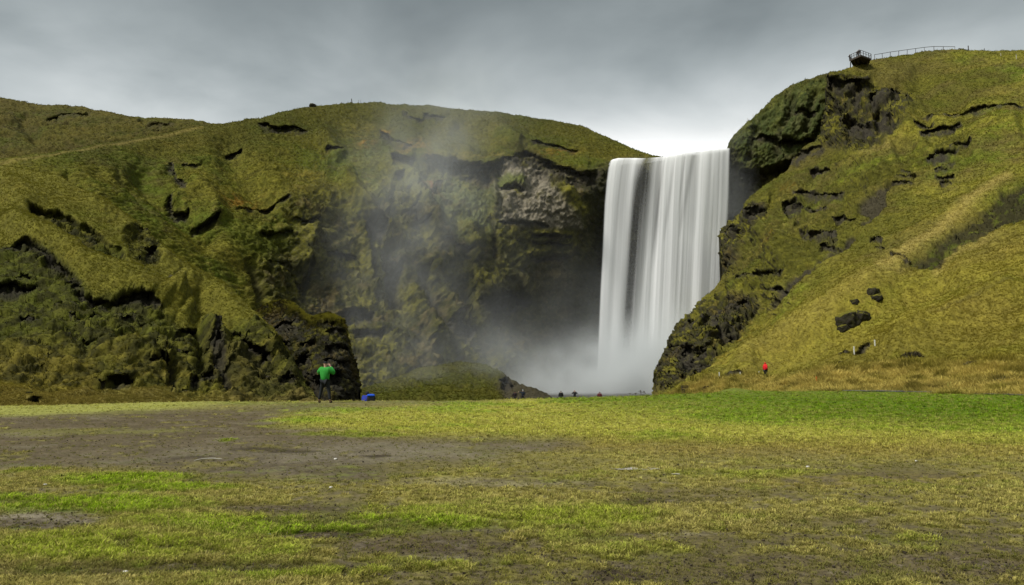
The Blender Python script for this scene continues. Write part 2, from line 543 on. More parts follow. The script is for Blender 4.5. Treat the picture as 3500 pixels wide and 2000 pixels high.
# --- far ridge at the left
s = Sheet([(-1400, 280), (-220, 322), (0, 335), (70, 343), (140, 352), (270, 360), (330, 372), (400, 385), (500, 398), (600, 404), (700, 420), (760, 427), (900, 450)],
          [(-1400, 700), (-220, 640), (0, 600), (300, 560), (700, 480), (900, 480)],
          [(-1400, 280, 330), (-1400, 700, 220), (-220, 322, 340), (0, 335, 335), (400, 385, 335), (760, 427, 330), (900, 450, 330), (-220, 640, 235), (0, 600, 240), (350, 520, 270), (700, 480, 300), (900, 480, 310), (100, 450, 290)], 3.4, 1.2)
s.h += grass_relief(s, 1.5) + 4 * fbm(s.P0, 40, 2, off=2)
for pts, w, A in [([(150, 400), (230, 380), (320, 375)], 24, 3), ([(500, 405), (540, 418), (600, 425)], 20, 3)]: s.ledge(pts, w, A, .5)
s.line([(470, 400), (520, 430), (560, 450)], 12, -4); s.line([(60, 390), (90, 440), (150, 500)], 20, -3)


def t_far(s):
    col = grass_tint(s, .6, .3)
    col = cmix(col, 'brown', .35 + .3 * fbm(s.P0, 30, 2, off=77))
    return cmix(col * .62, 'rock', s.rock * .8)


far = s; far.finish('far_ridge', t_far, MTF)

# --- main massif with the cliff, running on behind the falls to the right-hand recess
top = [(-1400, 640), (-220, 590), (0, 546), (150, 529), (350, 490), (550, 455), (700, 431), (760, 425), (900, 398), (1000, 375), (1070, 361), (1130, 356), (1200, 352), (1290, 348), (1330, 356), (1400, 361), (1460, 359), (1560, 375),
       (1700, 386), (1800, 401), (1900, 414), (2000, 434), (2080, 470), (2150, 501), (2200, 520), (2235, 533), (2300, 536), (2400, 522), (2482, 514), (2492, 486), (2500, 473), (2530, 440), (2560, 415), (2600, 378), (2640, 338), (2700, 296), (2760, 272), (2830, 250), (2930, 236)]
bot = [(-1400, 1000), (-220, 1000), (0, 800), (300, 900), (600, 1120), (900, 1330), (1200, 1410), (2930, 1410)]
ctrl = [(-1400, 640, 120), (-1400, 1000, 88), (-220, 590, 150), (0, 546, 155), (350, 490, 178), (760, 425, 212), (1000, 375, 232), (1290, 348, 250), (1560, 375, 250), (1800, 401, 250), (2000, 434, 245), (2150, 501, 226), (2235, 533, 214),
        (-220, 1000, 105), (0, 800, 118), (300, 700, 138), (300, 900, 122), (500, 600, 168), (600, 900, 141), (700, 750, 158), (800, 550, 190), (900, 1330, 138), (870, 1050, 146), (1000, 620, 190), (1000, 700, 180), (1000, 900, 170), (1050, 1250, 152),
        (1290, 480, 218), (1290, 700, 192), (1290, 950, 180), (1290, 1200, 158), (1300, 1400, 148), (1500, 450, 232), (1450, 530, 212), (1450, 600, 207), (1500, 800, 193), (1500, 1000, 184), (1500, 1200, 165), (1600, 1400, 160),
        (1750, 540, 211), (1750, 580, 207), (1750, 800, 199), (1750, 1000, 195), (1750, 1200, 186), (1800, 1400, 178), (2000, 560, 211), (2000, 800, 207), (2000, 1100, 206), (2000, 1400, 200),
        (2300, 545, 212), (2300, 900, 215), (2300, 1400, 214), (2480, 520, 211), (2500, 700, 214), (2500, 1000, 213), (2500, 1400, 208), (2600, 378, 214), (2620, 560, 208), (2700, 296, 214), (2700, 500, 203), (2830, 250, 214), (2930, 236, 214), (2930, 700, 204), (2930, 1400, 200)]
s = Sheet(top, bot, ctrl, 3.5, 2.2)
cliffy = np.clip(s.area([(1010, 760), (1180, 740), (1240, 700), (1340, 640), (1440, 545), (1560, 545), (1660, 555), (1730, 530), (1793, 505), (1888, 555), (2010, 590), (2080, 560), (2235, 545), (2482, 520), (2500, 473),
                         (2640, 338), (2760, 272), (2930, 236), (2930, 1410), (1000, 1410), (900, 1150), (860, 900)], 45), 0, 1)
midc = np.clip(s.area([(860, 960), (820, 800), (900, 700), (1100, 640), (1250, 690), (1250, 1100), (1000, 1300)], 50), 0, 1) * .8
rough = np.maximum(cliffy, midc)
s.h += (1 - rough) * grass_relief(s, .75) + rough * rock_relief(s, 1.15) + rough * .35 * grass_relief(s)
# overhang under the upland edge
s.ledge([(1430, 530), (1490, 542), (1556, 537), (1620, 552), (1680, 556), (1730, 529), (1793, 508), (1840, 530), (1900, 552), (1960, 575), (2010, 590), (2075, 575)], 58, 3.6)
s.ledge([(1560, 560), (1620, 570), (1690, 585), (1720, 610)], 60, 3.0)
s.ledge([(1700, 640), (1740, 628), (1800, 640)], 26, 1.8, .9)
s.line([(1735, 560), (1760, 600), (1800, 640)], 30, 1.5)
# upland ledges
for pts, w, A in [([(880, 420), (940, 428), (1000, 432), (1058, 452)], 26, 2.6), ([(1110, 512), (1140, 522), (1170, 525)], 14, 2), ([(770, 505), (800, 498), (830, 500)], 14, 1.6), ([(1440, 385), (1480, 392), (1530, 400)], 22, 2),
                  ([(1300, 430), (1360, 470), (1420, 500)], 30, 3.0), ([(1340, 530), (1380, 535), (1420, 540)], 36, 3.2), ([(1800, 480), (1860, 486), (1920, 500), (1980, 520)], 20, 2), ([(1380, 375), (1400, 395), (1450, 410)], 14, 1.5),
                  ([(590, 640), (600, 690), (640, 700), (655, 690)], 18, 1.8), ([(660, 742), (700, 742), (748, 735)], 22, 2.2), ([(800, 700), (860, 690), (930, 680), (1000, 672)], 20, 1.4), ([(620, 555), (660, 560), (690, 552)], 12, 1),
                  ([(590, 540), (605, 590), (640, 640)], 20, 1.5), ([(1000, 742), (1050, 755), (1100, 740)], 14, 1.3), ([(885, 790), (940, 795), (1000, 790)], 16, 1.4),
                  ([(1255, 745), (1290, 735), (1330, 742)], 150, 3.0), ([(1345, 600), (1362, 596), (1380, 600)], 26, 1.8), ([(1445, 660), (1480, 655), (1500, 650)], 26, 2), ([(1500, 565), (1520, 560), (1535, 570)], 50, 2),
                  ([(1420, 640), (1450, 660), (1490, 690)], 20, 1.6), ([(1490, 630), (1510, 620), (1530, 625)], 30, 2), ([(1500, 840), (1530, 835), (1620, 850)], 16, 1.2),
                  ([(1700, 760), (1780, 752), (1880, 770)], 14, 1.1), ([(1800, 800), (1850, 795), (1950, 806)], 13, 1.3), ([(1810, 825), (1870, 822), (1950, 838)], 11, 1.2), ([(1800, 880), (1860, 876), (1960, 880)], 20, 1.2),
                  ([(1630, 1020), (1680, 1000), (1740, 995), (1790, 1015), (1815, 1050)], 120, 4.2), ([(1560, 1060), (1600, 1100), (1640, 1130)], 90, 3.5),
                  ([(1300, 900), (1340, 890), (1390, 900)], 110, 3.0), ([(1130, 1070), (1200, 1050), (1290, 1065)], 50, 2.6), ([(1200, 1130), (1260, 1120), (1320, 1140)], 40, 2.2), ([(1012, 955), (1026, 950), (1042, 952)], 70, 2.6),
                  ([(900, 900), (950, 890), (985, 905)], 26, 1.6), ([(1100, 880), (1170, 865), (1220, 880)], 20, 1.6), ([(1420, 700), (1440, 760), (1480, 770)], 40, 2),
                  ([(2520, 580), (2600, 575), (2680, 560), (2720, 540)], 60, 3), ([(2640, 480), (2700, 470), (2760, 455), (2800, 470)], 45, 3), ([(2560, 470), (2620, 460), (2660, 465)], 16, 1.2), ([(2700, 380), (2760, 372), (2800, 380)], 18, 1.4)]:
    s.ledge(pts, w, A)
for pts, w, A in [([(1168, 560), (1215, 650), (1260, 720), (1342, 805)], 26, 3), ([(1374, 560), (1430, 660), (1500, 800), (1555, 932)], 24, 3.2), ([(1477, 740), (1488, 870), (1500, 960)], 24, 3), ([(1240, 740), (1262, 850), (1275, 960), (1310, 1010)], 16, 3.2),
                  ([(1400, 980), (1430, 1060), (1470, 1130), (1500, 1200)], 28, 3.5), ([(1520, 1020), (1560, 1040), (1600, 1090)], 20, 2.6), ([(1600, 740), (1625, 830), (1630, 900)], 20, 2.4), ([(1500, 880), (1540, 950), (1555, 970)], 12, 1.8),
                  ([(1060, 770), (1045, 850), (1010, 930)], 30, 2.6), ([(1690, 560), (1690, 640), (1695, 800)], 10, 2), ([(1930, 640), (1960, 720), (1990, 800)], 26, 2.5)]:
    s.line(pts, w, A)
for pts, w, A, rk in [([(1262, 720), (1266, 850), (1285, 990)], 12, -3.5, .8), ([(1325, 820), (1335, 950), (1370, 1080)], 26, -3.5, .7), ([(1440, 900), (1470, 1000), (1530, 1120)], 22, -3, .6), ([(1694, 690), (1690, 780), (1685, 900)], 9, -1.6, .6),
                      ([(1560, 940), (1590, 1020), (1600, 1080)], 30, -3, .6), ([(2720, 310), (2680, 400), (2650, 480), (2640, 560)], 16, -2.6, .5), ([(2790, 290), (2770, 380), (2760, 450)], 14, -2.2, .4), ([(2590, 420), (2570, 500), (2550, 560)], 12, -2.0, .4), ([(850, 880), (880, 960), (905, 1030)], 16, -2, .4), ([(1060, 880), (1050, 960), (1045, 1040)], 14, -2, .5), ([(2500, 480), (2500, 650), (2500, 900)], 30, -2, .5),
                      ([(380, 580), (470, 660), (520, 710), (620, 750)], 12, -1.2, .3), ([(205, 585), (260, 640), (340, 700), (420, 760)], 16, -2.6, .75), ([(430, 560), (520, 640), (640, 740), (760, 860)], 40, -3.0, 0), ([(760, 440), (800, 560), (870, 640), (960, 720)], 45, -2.5, 0), ([(640, 600), (720, 660), (760, 760)], 30, 1.8, 0), ([(1080, 420), (1130, 500), (1168, 560)], 30, 2.0, 0), ([(1560, 400), (1600, 450), (1680, 520)], 30, -2.0, 0), ([(1680, 400), (1720, 450), (1800, 490)], 26, 1.6, 0), ([(215, 605), (240, 625), (270, 630)], 10, -1.5, .9)]:
    s.line(pts, w, A, rk)


def t_main(s):
    P = s.P0
    g = grass_tint(s, .5, .35)
    g = cmix(g, 'moss', sst(640, 420, s.py + 60 * fbm(P, 20, 2, off=137)) * .6 + .12)
    a = fbm(P, 7, 3, off=141); b = fbm(P, 1.8, 3, off=151, gain=.65)
    c_ = fbm(P, .7, 2, off=155)
    m = np.broadcast_to(C['moss'] * 1.0, P.shape).copy()
    m = cmix(m, 'olive', sst(-.1, .4, a + .5 * b) * .75)
    m = cmix(m, 'brown', sst(0, .4, -a + .7 * b) * .8)
    m = cmix(m, 'darkmoss', sst(-.02, .3, -b - .6 * c_) * .85); m = cmix(m, (.11, .10, .045), sst(.1, .4, b + .8 * c_) * .6)
    col = g + (m - g) * s.K['rough'][..., None]
    x, y = s.wx, s.wy
    # bare grey face right of the middle, striped by seams
    face = s.area([(1695, 575), (1760, 560), (1835, 566), (1870, 600), (1890, 640), (1925, 690), (1970, 745), (1980, 775), (1890, 782), (1800, 762), (1700, 766), (1692, 660)], 16)
    face = face * sst(.25, -.25, a * .6 + b * .9 - .22)
    col = cmix(col, C['grey'] * (1 + .5 * fbm(P, 2.0, 3, sz=3, off=161))[..., None], face * .95)
    col = cmix(col, 'grey', s.area([(1840, 580), (1900, 570), (1990, 600), (2005, 640), (1930, 640), (1860, 600)], 20) * sst(-.1, .2, b) * .6)
    # moss on ledges of the face
    col = cmix(col, 'green', s.area([(1690, 610), (1720, 600), (1790, 612), (1800, 630), (1700, 640)], 8) * .8)
    col = cmix(col, C['olive'] * 1.1, s.area([(1895, 610), (1960, 650), (2010, 720), (1990, 740), (1930, 690)], 14) * .8)
    col = cmix(col, 'olive', s.area([(1700, 780), (1980, 780), (1990, 800), (1700, 805)], 10) * .5)
    # wet black rock beside and behind the water
    wet = s.area([(1990, 600), (2090, 560), (2482, 525), (2560, 600), (2620, 620), (2620, 1410), (1880, 1410), (1870, 1220), (1930, 1050), (1980, 880), (2030, 760)], 40)
    col = cmix(col, 'wet', wet * (.72 + .4 * b))
    col = cmix(col, 'soil', s.area([(1640, 1000), (1720, 960), (1850, 900), (1960, 900), (1980, 1080), (1880, 1200), (1700, 1190)], 40) * (.5 + .5 * a))
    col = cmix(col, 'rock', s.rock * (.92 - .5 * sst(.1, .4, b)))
    col = cmix(col, 'soil', s.soil)
    # pale haze of the drifting spray painted into the slope colour
    haze_tint = s.area([(1150, 560), (1300, 540), (1420, 640), (1560, 800), (1690, 800), (1690, 640), (1560, 600), (1440, 600), (1330, 560), (1200, 520)], 60)
    col = cmix(col, C['fog'] * 1.0, haze_tint * .55 * sst(.2, -.2, b - .15) * (1 - s.rock))
    col = cmix(col, C['green'] * 1.1, s.area([(850, 740), (960, 720), (1010, 760), (960, 900), (830, 880), (770, 800)], 40) * .45)
    # autumn bilberry: ochre, rust and a red patch
    for cx, cy, rx, ry, k, nm in [(825, 680, 60, 22, .9, 'rust'), (1250, 492, 26, 14, .9, 'rust'), (1318, 442, 18, 8, .9, 'rust'), (1420, 492, 36, 16, .9, 'rust'), (1465, 530, 22, 16, .6, 'rust'),
                                  (1470, 640, 26, 26, .95, 'red'), (1380, 520, 24, 12, .5, 'rust'), (1640, 525, 90, 10, .6, 'ochre'), (1900, 520, 60, 10, .5, 'rust'), (1240, 440, 60, 20, .4, 'ochre'), (950, 760, 60, 30, .3, 'ochre')]:
        col = cmix(col, nm, np.clip(blob(x, y, cx, cy, rx, ry) * 1.4, 0, 1) * k * sst(-.15, .15, b))
    # trodden trail along the left rim
    d, par, sg = poly_dist(s.px, s.py, [(-220, 585), (0, 562), (150, 540), (350, 500), (550, 465), (690, 437)])
    col = cmix(col, C['dry'] * .7, np.exp(-(d / 5) ** 2) * .6)
    s.soil = np.maximum(s.soil, np.exp(-(d / 6) ** 2) * .8)
    d, par, sg = poly_dist(s.wx, s.wy, [(0, 520), (160, 536), (240, 590), (200, 605)])
    # cliff right of the falls: cold green
    col = cmix(col, (.05, .072, .022), s.area([(2490, 480), (2640, 340), (2760, 280), (2830, 260), (2830, 480), (2640, 580), (2520, 560)], 30) * .55 * (1 - s.rock))
    return steep_rock(s, col * .9, -.05, -.4, .6, 'darkmoss')


main = s
s.K.update(rough=rough, coarse=np.clip(rough, 0, 1))
main.finish('cliff_massif', t_main, MT)

# --- left hillside above the field
top = [(-1400, 620), (-220, 585), (0, 566), (100, 580), (200, 600), (300, 668), (420, 752), (480, 800), (530, 842), (640, 928), (720, 968), (780, 1000), (830, 1032), (880, 1068), (920, 1110), (960, 1160), (1000, 1235), (1050, 1320), (1100, 1375), (1120, 1400)]
bot = [(-1400, 1440), (-220, 1425), (1120, 1420)]
ctrl = [(-1400, 1440, 36), (-1400, 1340, 40), (-1400, 1000, 62), (-1400, 620, 105), (-220, 1425, 41), (0, 1425, 42), (500, 1420, 48), (1120, 1420, 60), (-220, 1340, 47), (0, 1340, 47), (0, 1250, 54), (0, 1000, 78), (0, 860, 90), (0, 700, 110), (0, 566, 141), (-220, 585, 135), (200, 600, 124), (200, 850, 92), (200, 1100, 68),
        (470, 792, 112), (640, 928, 103), (870, 1062, 92), (500, 1000, 84), (500, 1200, 64), (350, 1330, 52), (700, 1200, 71), (800, 1330, 62), (1000, 1235, 76), (960, 1160, 82), (1080, 1370, 64), (700, 1050, 90)]
s = Sheet(top, bot, ctrl, 3.2, 2.4)
lump = s.area([(-1300, 900), (-230, 845), (0, 850), (62, 846), (144, 870), (226, 933), (327, 1019), (471, 1034), (567, 1100), (640, 1140), (720, 1120), (800, 1080), (900, 1100), (1110, 1390), (760, 1390), (520, 1345), (200, 1335), (-230, 1300), (-1300, 1300)], 14)
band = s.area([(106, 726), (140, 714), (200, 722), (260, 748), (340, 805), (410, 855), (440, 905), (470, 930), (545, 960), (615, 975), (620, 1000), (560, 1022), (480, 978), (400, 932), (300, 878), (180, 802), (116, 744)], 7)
crest = s.area([(420, 800), (480, 790), (530, 840), (540, 905), (500, 915), (440, 880)], 12)
s.h += grass_relief(s, .38) * (1 + lump) + lump * (.85 * fbm(s.P0, 3.0, 4, sz=2.3, gain=.6, off=171, mode='billow') + .3 * fbm(s.P0, 1.1, 3, sz=2.0, off=181)) + (band + crest) * (.7 * fbm(s.P0, 2.2, 3, sz=2, gain=.6, off=191, mode='billow')) - band * .5
s.hr += -band * 2.6 - crest * 1.6 + 1.0 * np.clip(s.area([(60, 800), (150, 800), (300, 900), (420, 960), (560, 1010), (640, 1060), (620, 1100), (520, 1040), (330, 1000), (200, 890)], 40), 0, 1)
for pts, w, A in [([(-20, 846), (0, 849), (34, 856), (62, 844), (106, 847), (144, 868), (192, 907), (226, 931), (260, 962), (288, 993), (327, 1017), (365, 1029), (413, 1027), (471, 1032), (510, 1046), (534, 1070), (567, 1099)], 24, 1.5),
                  ([(-60, 972), (0, 974), (48, 972), (96, 976), (140, 969)], 28, 1.7), ([(285, 1152), (300, 1156), (337, 1160), (385, 1162), (420, 1140)], 24, 1.6), ([(45, 950), (82, 943), (118, 953)], 12, .9), ([(60, 875), (95, 868), (130, 872)], 10, .7),
                  ([(405, 938), (430, 935), (455, 925), (485, 913), (502, 908)], 40, 2.2), ([(488, 868), (508, 864), (526, 866)], 34, 2.0), ([(465, 800), (485, 803), (500, 812)], 12, 1.2), ([(525, 1005), (555, 992), (590, 985), (620, 968)], 42, 2.2),
                  ([(510, 975), (530, 975), (550, 985)], 16, 1.2), ([(595, 1135), (615, 1130), (640, 1128), (668, 1130)], 18, 1.2), ([(330, 1303), (400, 1300), (462, 1306)], 34, 1.4), ([(500, 1262), (540, 1250), (570, 1262)], 24, 1.2),
                  ([(540, 1215), (555, 1225), (575, 1250)], 14, 1), ([(600, 1190), (625, 1195), (650, 1210)], 20, 1.2), ([(640, 1310), (665, 1300), (690, 1315)], 40, 1.7), ([(560, 1330), (600, 1318), (650, 1335)], 34, 1.4),
                  ([(812, 1170), (840, 1178), (870, 1192), (905, 1212), (928, 1240)], 44, 2.4), ([(790, 1150), (815, 1142), (845, 1160)], 16, 1.2), ([(720, 1130), (745, 1140), (765, 1180)], 40, 1.6), ([(700, 1225), (730, 1235), (770, 1260)], 60, 2.2),
                  ([(940, 1310), (975, 1300), (1010, 1320)], 20, 1.1), ([(880, 1275), (900, 1285), (930, 1300)], 14, 1), ([(60, 1105), (100, 1100), (140, 1110)], 12, .9), ([(220, 1150), (250, 1145), (275, 1155)], 14, 1), ([(180, 1030), (220, 1022), (270, 1030)], 12, .9),
                  ([(380, 1085), (430, 1090), (460, 1080)], 14, 1), ([(90, 1368), (110, 1362), (135, 1368)], 12, .6), ([(225, 1060), (280, 1065), (330, 1055)], 12, .9), ([(470, 1110), (500, 1105), (540, 1118)], 10, .8), ([(640, 1020), (690, 1035), (740, 1060)], 10, .8)]:
    s.ledge(pts, w, A)
s.line([(735, 1150), (755, 1220), (780, 1300), (788, 1370)], 22, -1.6, .85)
s.line([(560, 1240), (590, 1290), (600, 1350)], 16, -1.2, .6)
s.line([(480, 1130), (540, 1200), (560, 1220)], 14, .9)
s.line([(250, 640), (330, 690), (460, 790), (530, 850), (640, 930), (780, 1000), (860, 1050)], 26, 2.6)
s.line([(-40, 760), (60, 780), (160, 830), (290, 930), (420, 985), (560, 1040), (640, 1090)], 40, 2.4)
s.line([(640, 990), (700, 1040), (780, 1090), (860, 1130)], 26, -1.8)
s.line([(0, 640), (90, 680), (120, 730)], 50, 1.6)
s.line([(540, 1010), (600, 1060), (700, 1140), (790, 1200)], 22, 2.2)
s.line([(300, 1200), (460, 1230), (580, 1280)], 30, 1.0); s.line([(100, 1050), (220, 1090), (300, 1130)], 26, -1.0); s.line([(640, 1080), (690, 1170), (700, 1300)], 22, -1.6); s.line([(850, 1100), (900, 1170), (960, 1260), (1030, 1340)], 20, 1.0)
s.line([(160, 795), (260, 870), (330, 910)], 6, -.5, .5)


def t_left(s):
    P = s.P0
    b = fbm(P, 1.5, 3, off=201, gain=.65)
    col = grass_tint(s, .62, .35)
    smooth = (1 - s.K['lump']) * (1 - s.K['band'])
    col = cmix(col, C['olive'] * 1.0, smooth * .55)
    col = cmix(col, 'moss', .22 + 0 * s.px)
    col = cmix(col, C['green'] * .9, s.K['lump'] * .6 * sst(1330, 1000, s.py))
    col = cmix(col, 'moss', s.K['lump'] * .45 * sst(-.25, .2, b))
    col = cmix(col, 'ochre', s.area([(0, 1200), (220, 1190), (320, 1260), (330, 1400), (-200, 1400), (-200, 1220)], 40) * .6)
    col = cmix(col, C['dry'] * .75, s.area([(-200, 1330), (520, 1340), (760, 1375), (1100, 1350), (1110, 1420), (-1400, 1440), (-1400, 1330)], 16) * (.55 + .4 * b))
    col = cmix(col, 'brown', s.area([(700, 1150), (860, 1220), (1000, 1330), (1090, 1390), (760, 1390)], 24) * .4)
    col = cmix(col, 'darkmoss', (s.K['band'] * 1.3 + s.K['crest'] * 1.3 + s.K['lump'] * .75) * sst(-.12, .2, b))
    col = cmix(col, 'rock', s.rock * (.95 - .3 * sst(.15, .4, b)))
    col = col * (1 - .25 * s.K['lump'] * (s.py < 1320) - .30 * s.K['band'] - .25 * s.K['crest'])[..., None]  # dark vegetation deepened further, with the shading of gully and hummocks painted in
    return steep_rock(s, col * .9, .0, -.3, .8, 'darkmoss')


left = s
s.K.update(coarse=np.clip(lump * .25 + band * .8 + crest * .8, 0, 1), lump=lump, band=band, crest=crest)
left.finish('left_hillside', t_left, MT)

# --- right hillside
top = [(2228, 1362), (2236, 1335), (2243, 1285), (2252, 1250), (2266, 1215), (2280, 1185), (2300, 1145), (2330, 1102), (2352, 1084), (2378, 1050), (2410, 1015), (2442, 985), (2462, 955), (2472, 920), (2468, 890), (2466, 860), (2464, 820), (2472, 790), (2490, 762), (2530, 745), (2538, 715), (2548, 690), (2580, 660), (2640, 615),
       (2690, 580), (2712, 540), (2750, 500), (2792, 478), (2806, 440), (2812, 400), (2822, 350), (2832, 300), (2828, 262), (2838, 244), (2885, 238), (2900, 228), (2940, 212), (2985, 197), (3040, 192), (3100, 188), (3150, 178), (3190, 173), (3300, 171), (3400, 177), (3500, 174), (3720, 180), (4950, 260)]
bot = [(2228, 1385), (2400, 1375), (2700, 1362), (3720, 1385), (4950, 1430)]
ctrl = [(2228, 1375, 112), (2400, 1370, 86), (2617, 1362, 62), (2617, 1330, 66), (2617, 1295, 82), (2800, 1360, 53), (2800, 1335, 56), (3200, 1365, 48), (3200, 1335, 52), (3720, 1385, 42), (3720, 1340, 46), (2260, 1250, 142), (2300, 1150, 150), (2350, 1085, 155), (2440, 985, 163), (2470, 860, 172), (2540, 720, 178), (2640, 615, 186), (2790, 480, 193),
        (2820, 350, 197), (2840, 250, 198), (2905, 225, 201), (3100, 188, 207), (3300, 172, 202), (3500, 175, 194), (3720, 180, 182), (2700, 1200, 97), (2700, 1000, 122), (2700, 800, 150), (3000, 1250, 70), (3000, 1000, 98), (3000, 800, 125), (3000, 600, 152), (3000, 400, 180), (3000, 300, 190), (3300, 1250, 62),
        (3300, 1000, 86), (3300, 700, 122), (3300, 400, 162), (3600, 1250, 55), (3600, 900, 84), (3600, 500, 132), (2450, 1250, 106), (2400, 1150, 128), (4950, 1430, 36), (4950, 1350, 39), (4950, 900, 66), (4950, 260, 140), (2550, 1000, 140), (2350, 1300, 104), (2560, 850, 160)]
s = Sheet(top, bot, ctrl, 3.2, 3.2)
crag = s.area([(2825, 246), (2900, 252), (2950, 270), (3050, 300), (3110, 312), (3125, 340), (3110, 400), (3060, 450), (3010, 505), (2900, 515), (2840, 505), (2790, 480), (2800, 400), (2815, 330)], 16)
lowc = s.area([(2230, 1345), (2258, 1200), (2300, 1120), (2350, 1075), (2400, 1020), (2450, 1005), (2520, 1010), (2592, 1010), (2606, 1050), (2560, 1110), (2540, 1150), (2480, 1200), (2420, 1270), (2350, 1300), (2290, 1335)], 16)
nose = s.area([(2455, 960), (2455, 800), (2480, 755), (2535, 735), (2545, 690), (2620, 690), (2625, 760), (2560, 810), (2530, 860), (2500, 920)], 10)
heath = s.area([(3420, 668), (3500, 632), (3720, 545), (4100, 420), (4100, 500), (3720, 620), (3500, 735), (3400, 772), (3330, 812), (3240, 852), (3205, 893), (3110, 905), (3065, 922), (3150, 868), (3200, 826), (3300, 768), (3372, 718)], 9)
rough_g = np.clip(crag + lowc + nose, 0, 1)
tuss = s.area([(2300, 1362), (2420, 1300), (2700, 1290), (3000, 1262), (3500, 1250), (4950, 1270), (4950, 1440), (2300, 1390)], 16)
s.h += (1 - rough_g) * grass_relief(s, .5) + rough_g * (rock_relief(s, 1.5, .8) + .4 * grass_relief(s)) + heath * (.5 * fbm(s.P0, 1.6, 3, off=211, mode='billow') - .5) + tuss * (.45 * fbm(s.P0, 2.4, 3, off=221, mode='billow'))
for pts, w, A in [([(2828, 262), (2860, 262), (2900, 268), (2940, 285), (2975, 300)], 70, 4.0), ([(2960, 330), (3010, 318), (3070, 312), (3110, 330)], 60, 2.6), ([(2870, 420), (2920, 405), (2960, 430), (3000, 440)], 60, 2.5),
                  ([(2985, 400), (3020, 395), (3060, 400)], 80, 2.5), ([(3130, 388), (3200, 372), (3260, 378), (3310, 372), (3400, 360), (3450, 358), (3520, 366)], 18, 1.4), ([(3120, 415), (3150, 405), (3190, 400)], 14, 1.2),
                  ([(3130, 452), (3155, 440), (3180, 425), (3230, 423), (3292, 414)], 46, 2.8), ([(3240, 490), (3290, 492), (3330, 497)], 9, .8), ([(3150, 535), (3180, 508), (3225, 500), (3278, 505)], 52, 2.2), ([(3072, 577), (3095, 571), (3118, 573)], 12, 1),
                  ([(3048, 594), (3085, 589), (3140, 592)], 12, 1), ([(3036, 618), (3060, 612), (3135, 614)], 14, 1.1), ([(3190, 575), (3215, 570), (3240, 575)], 14, 1), ([(3190, 598), (3225, 600), (3268, 590)], 18, 1.2), ([(3210, 622), (3235, 620), (3255, 622)], 16, 1),
                  ([(2690, 560), (2712, 530), (2740, 510), (2790, 500), (2830, 502)], 30, 1.8), ([(2763, 577), (2795, 570), (2845, 578)], 24, 1.5), ([(2695, 648), (2740, 640), (2770, 652), (2800, 658), (2892, 648)], 26, 1.6),
                  ([(2666, 692), (2700, 682), (2745, 692)], 66, 2.8), ([(2538, 712), (2575, 702), (2625, 718)], 84, 3.6), ([(2470, 800), (2500, 770), (2540, 790)], 40, 2), ([(2725, 798), (2800, 786), (2872, 782)], 42, 1.9),
                  ([(2740, 700), (2790, 712), (2830, 705)], 12, .9), ([(2845, 745), (2880, 738), (2930, 742)], 18, 1.2), ([(2795, 838), (2840, 835), (2870, 830)], 14, 1), ([(2970, 818), (2990, 808), (3020, 812)], 26, 1.4), ([(2990, 845), (3010, 838), (3025, 842)], 10, .8),
                  ([(2296, 1205), (2330, 1190), (2380, 1196), (2430, 1215)], 84, 3.4), ([(2320, 1120), (2345, 1095), (2375, 1090)], 40, 2), ([(2395, 1100), (2430, 1085), (2470, 1110)], 50, 2.2), ([(2440, 1080), (2500, 1058), (2565, 1030)], 36, 2),
                  ([(2440, 1140), (2475, 1130), (2515, 1135)], 36, 2), ([(2240, 1260), (2256, 1240), (2275, 1240)], 60, 2), ([(2580, 950), (2640, 935), (2690, 938)], 10, .9), ([(2520, 960), (2570, 945), (2600, 948)], 10, .8), ([(2600, 985), (2650, 980), (2690, 990)], 12, .9),
                  ([(2860, 1204), (2890, 1201), (2922, 1206)], 13, .8), ([(2914, 1214), (2945, 1200), (2976, 1188)], 17, .9), ([(2796, 1258), (2835, 1250), (2888, 1236)], 13, .8), ([(2465, 1287), (2500, 1284), (2560, 1286)], 9, .6), ([(3040, 870), (3080, 880), (3110, 900)], 8, .6)]:
    s.ledge(pts, w, A)
s.hr += crag * (1.6 * fbm(s.P0, 6, 3, off=431, mode='billow') - 1.6) + lowc * 1.2 * fbm(s.P0, 6, 3, off=441, mode='billow')
outc = s.area([(2540, 720), (2640, 620), (2830, 515), (3060, 520), (3300, 400), (3330, 520), (3060, 640), (2960, 720), (2760, 930), (2640, 1040), (2500, 1010), (2470, 900), (2480, 800)], 40) * (1 - rough_g)
s.h += outc * (1.3 * fbm(s.P0, 5, 3, sz=1.6, off=451, mode='billow') + .7 * fbm(s.P0, 2.0, 3, sz=2, off=461, mode='billow'))
for pts, w, A in [([(3010, 930), (3090, 880), (3200, 790), (3300, 705), (3380, 640), (3460, 590)], 44, .5), ([(3060, 920), (3160, 880), (3240, 835), (3340, 780), (3440, 715), (3520, 680)], 34, -.5), ([(2480, 1270), (2640, 1190), (2800, 1090), (2960, 985), (3060, 920)], 44, 1.8), ([(2560, 1290), (2760, 1190), (2960, 1080), (3160, 970), (3300, 900)], 50, -1.5),
                  ([(3000, 1240), (3160, 1140), (3330, 1060), (3520, 950)], 40, 1.3), ([(2560, 760), (2640, 800), (2700, 860), (2640, 930)], 40, 1.6), ([(2470, 1000), (2560, 960), (2640, 900), (2700, 820)], 34, 1.5), ([(3000, 330), (3100, 420), (3180, 480)], 40, 1.6), ([(3100, 230), (3180, 330), (3320, 340)], 50, -2.0), ([(3300, 520), (3400, 440), (3500, 420)], 50, 1.8), ([(3050, 520), (3120, 480), (3180, 380)], 34, -2.0)]:
    s.line(pts, w, A)
s.line([(3005, 690), (2965, 745), (2930, 775)], 10, -.9, 0, .8)
s.line([(2935, 775), (2880, 838), (2830, 872), (2770, 918), (2715, 965), (2668, 1010), (2640, 1040)], 13, -1.3, .25, .9)
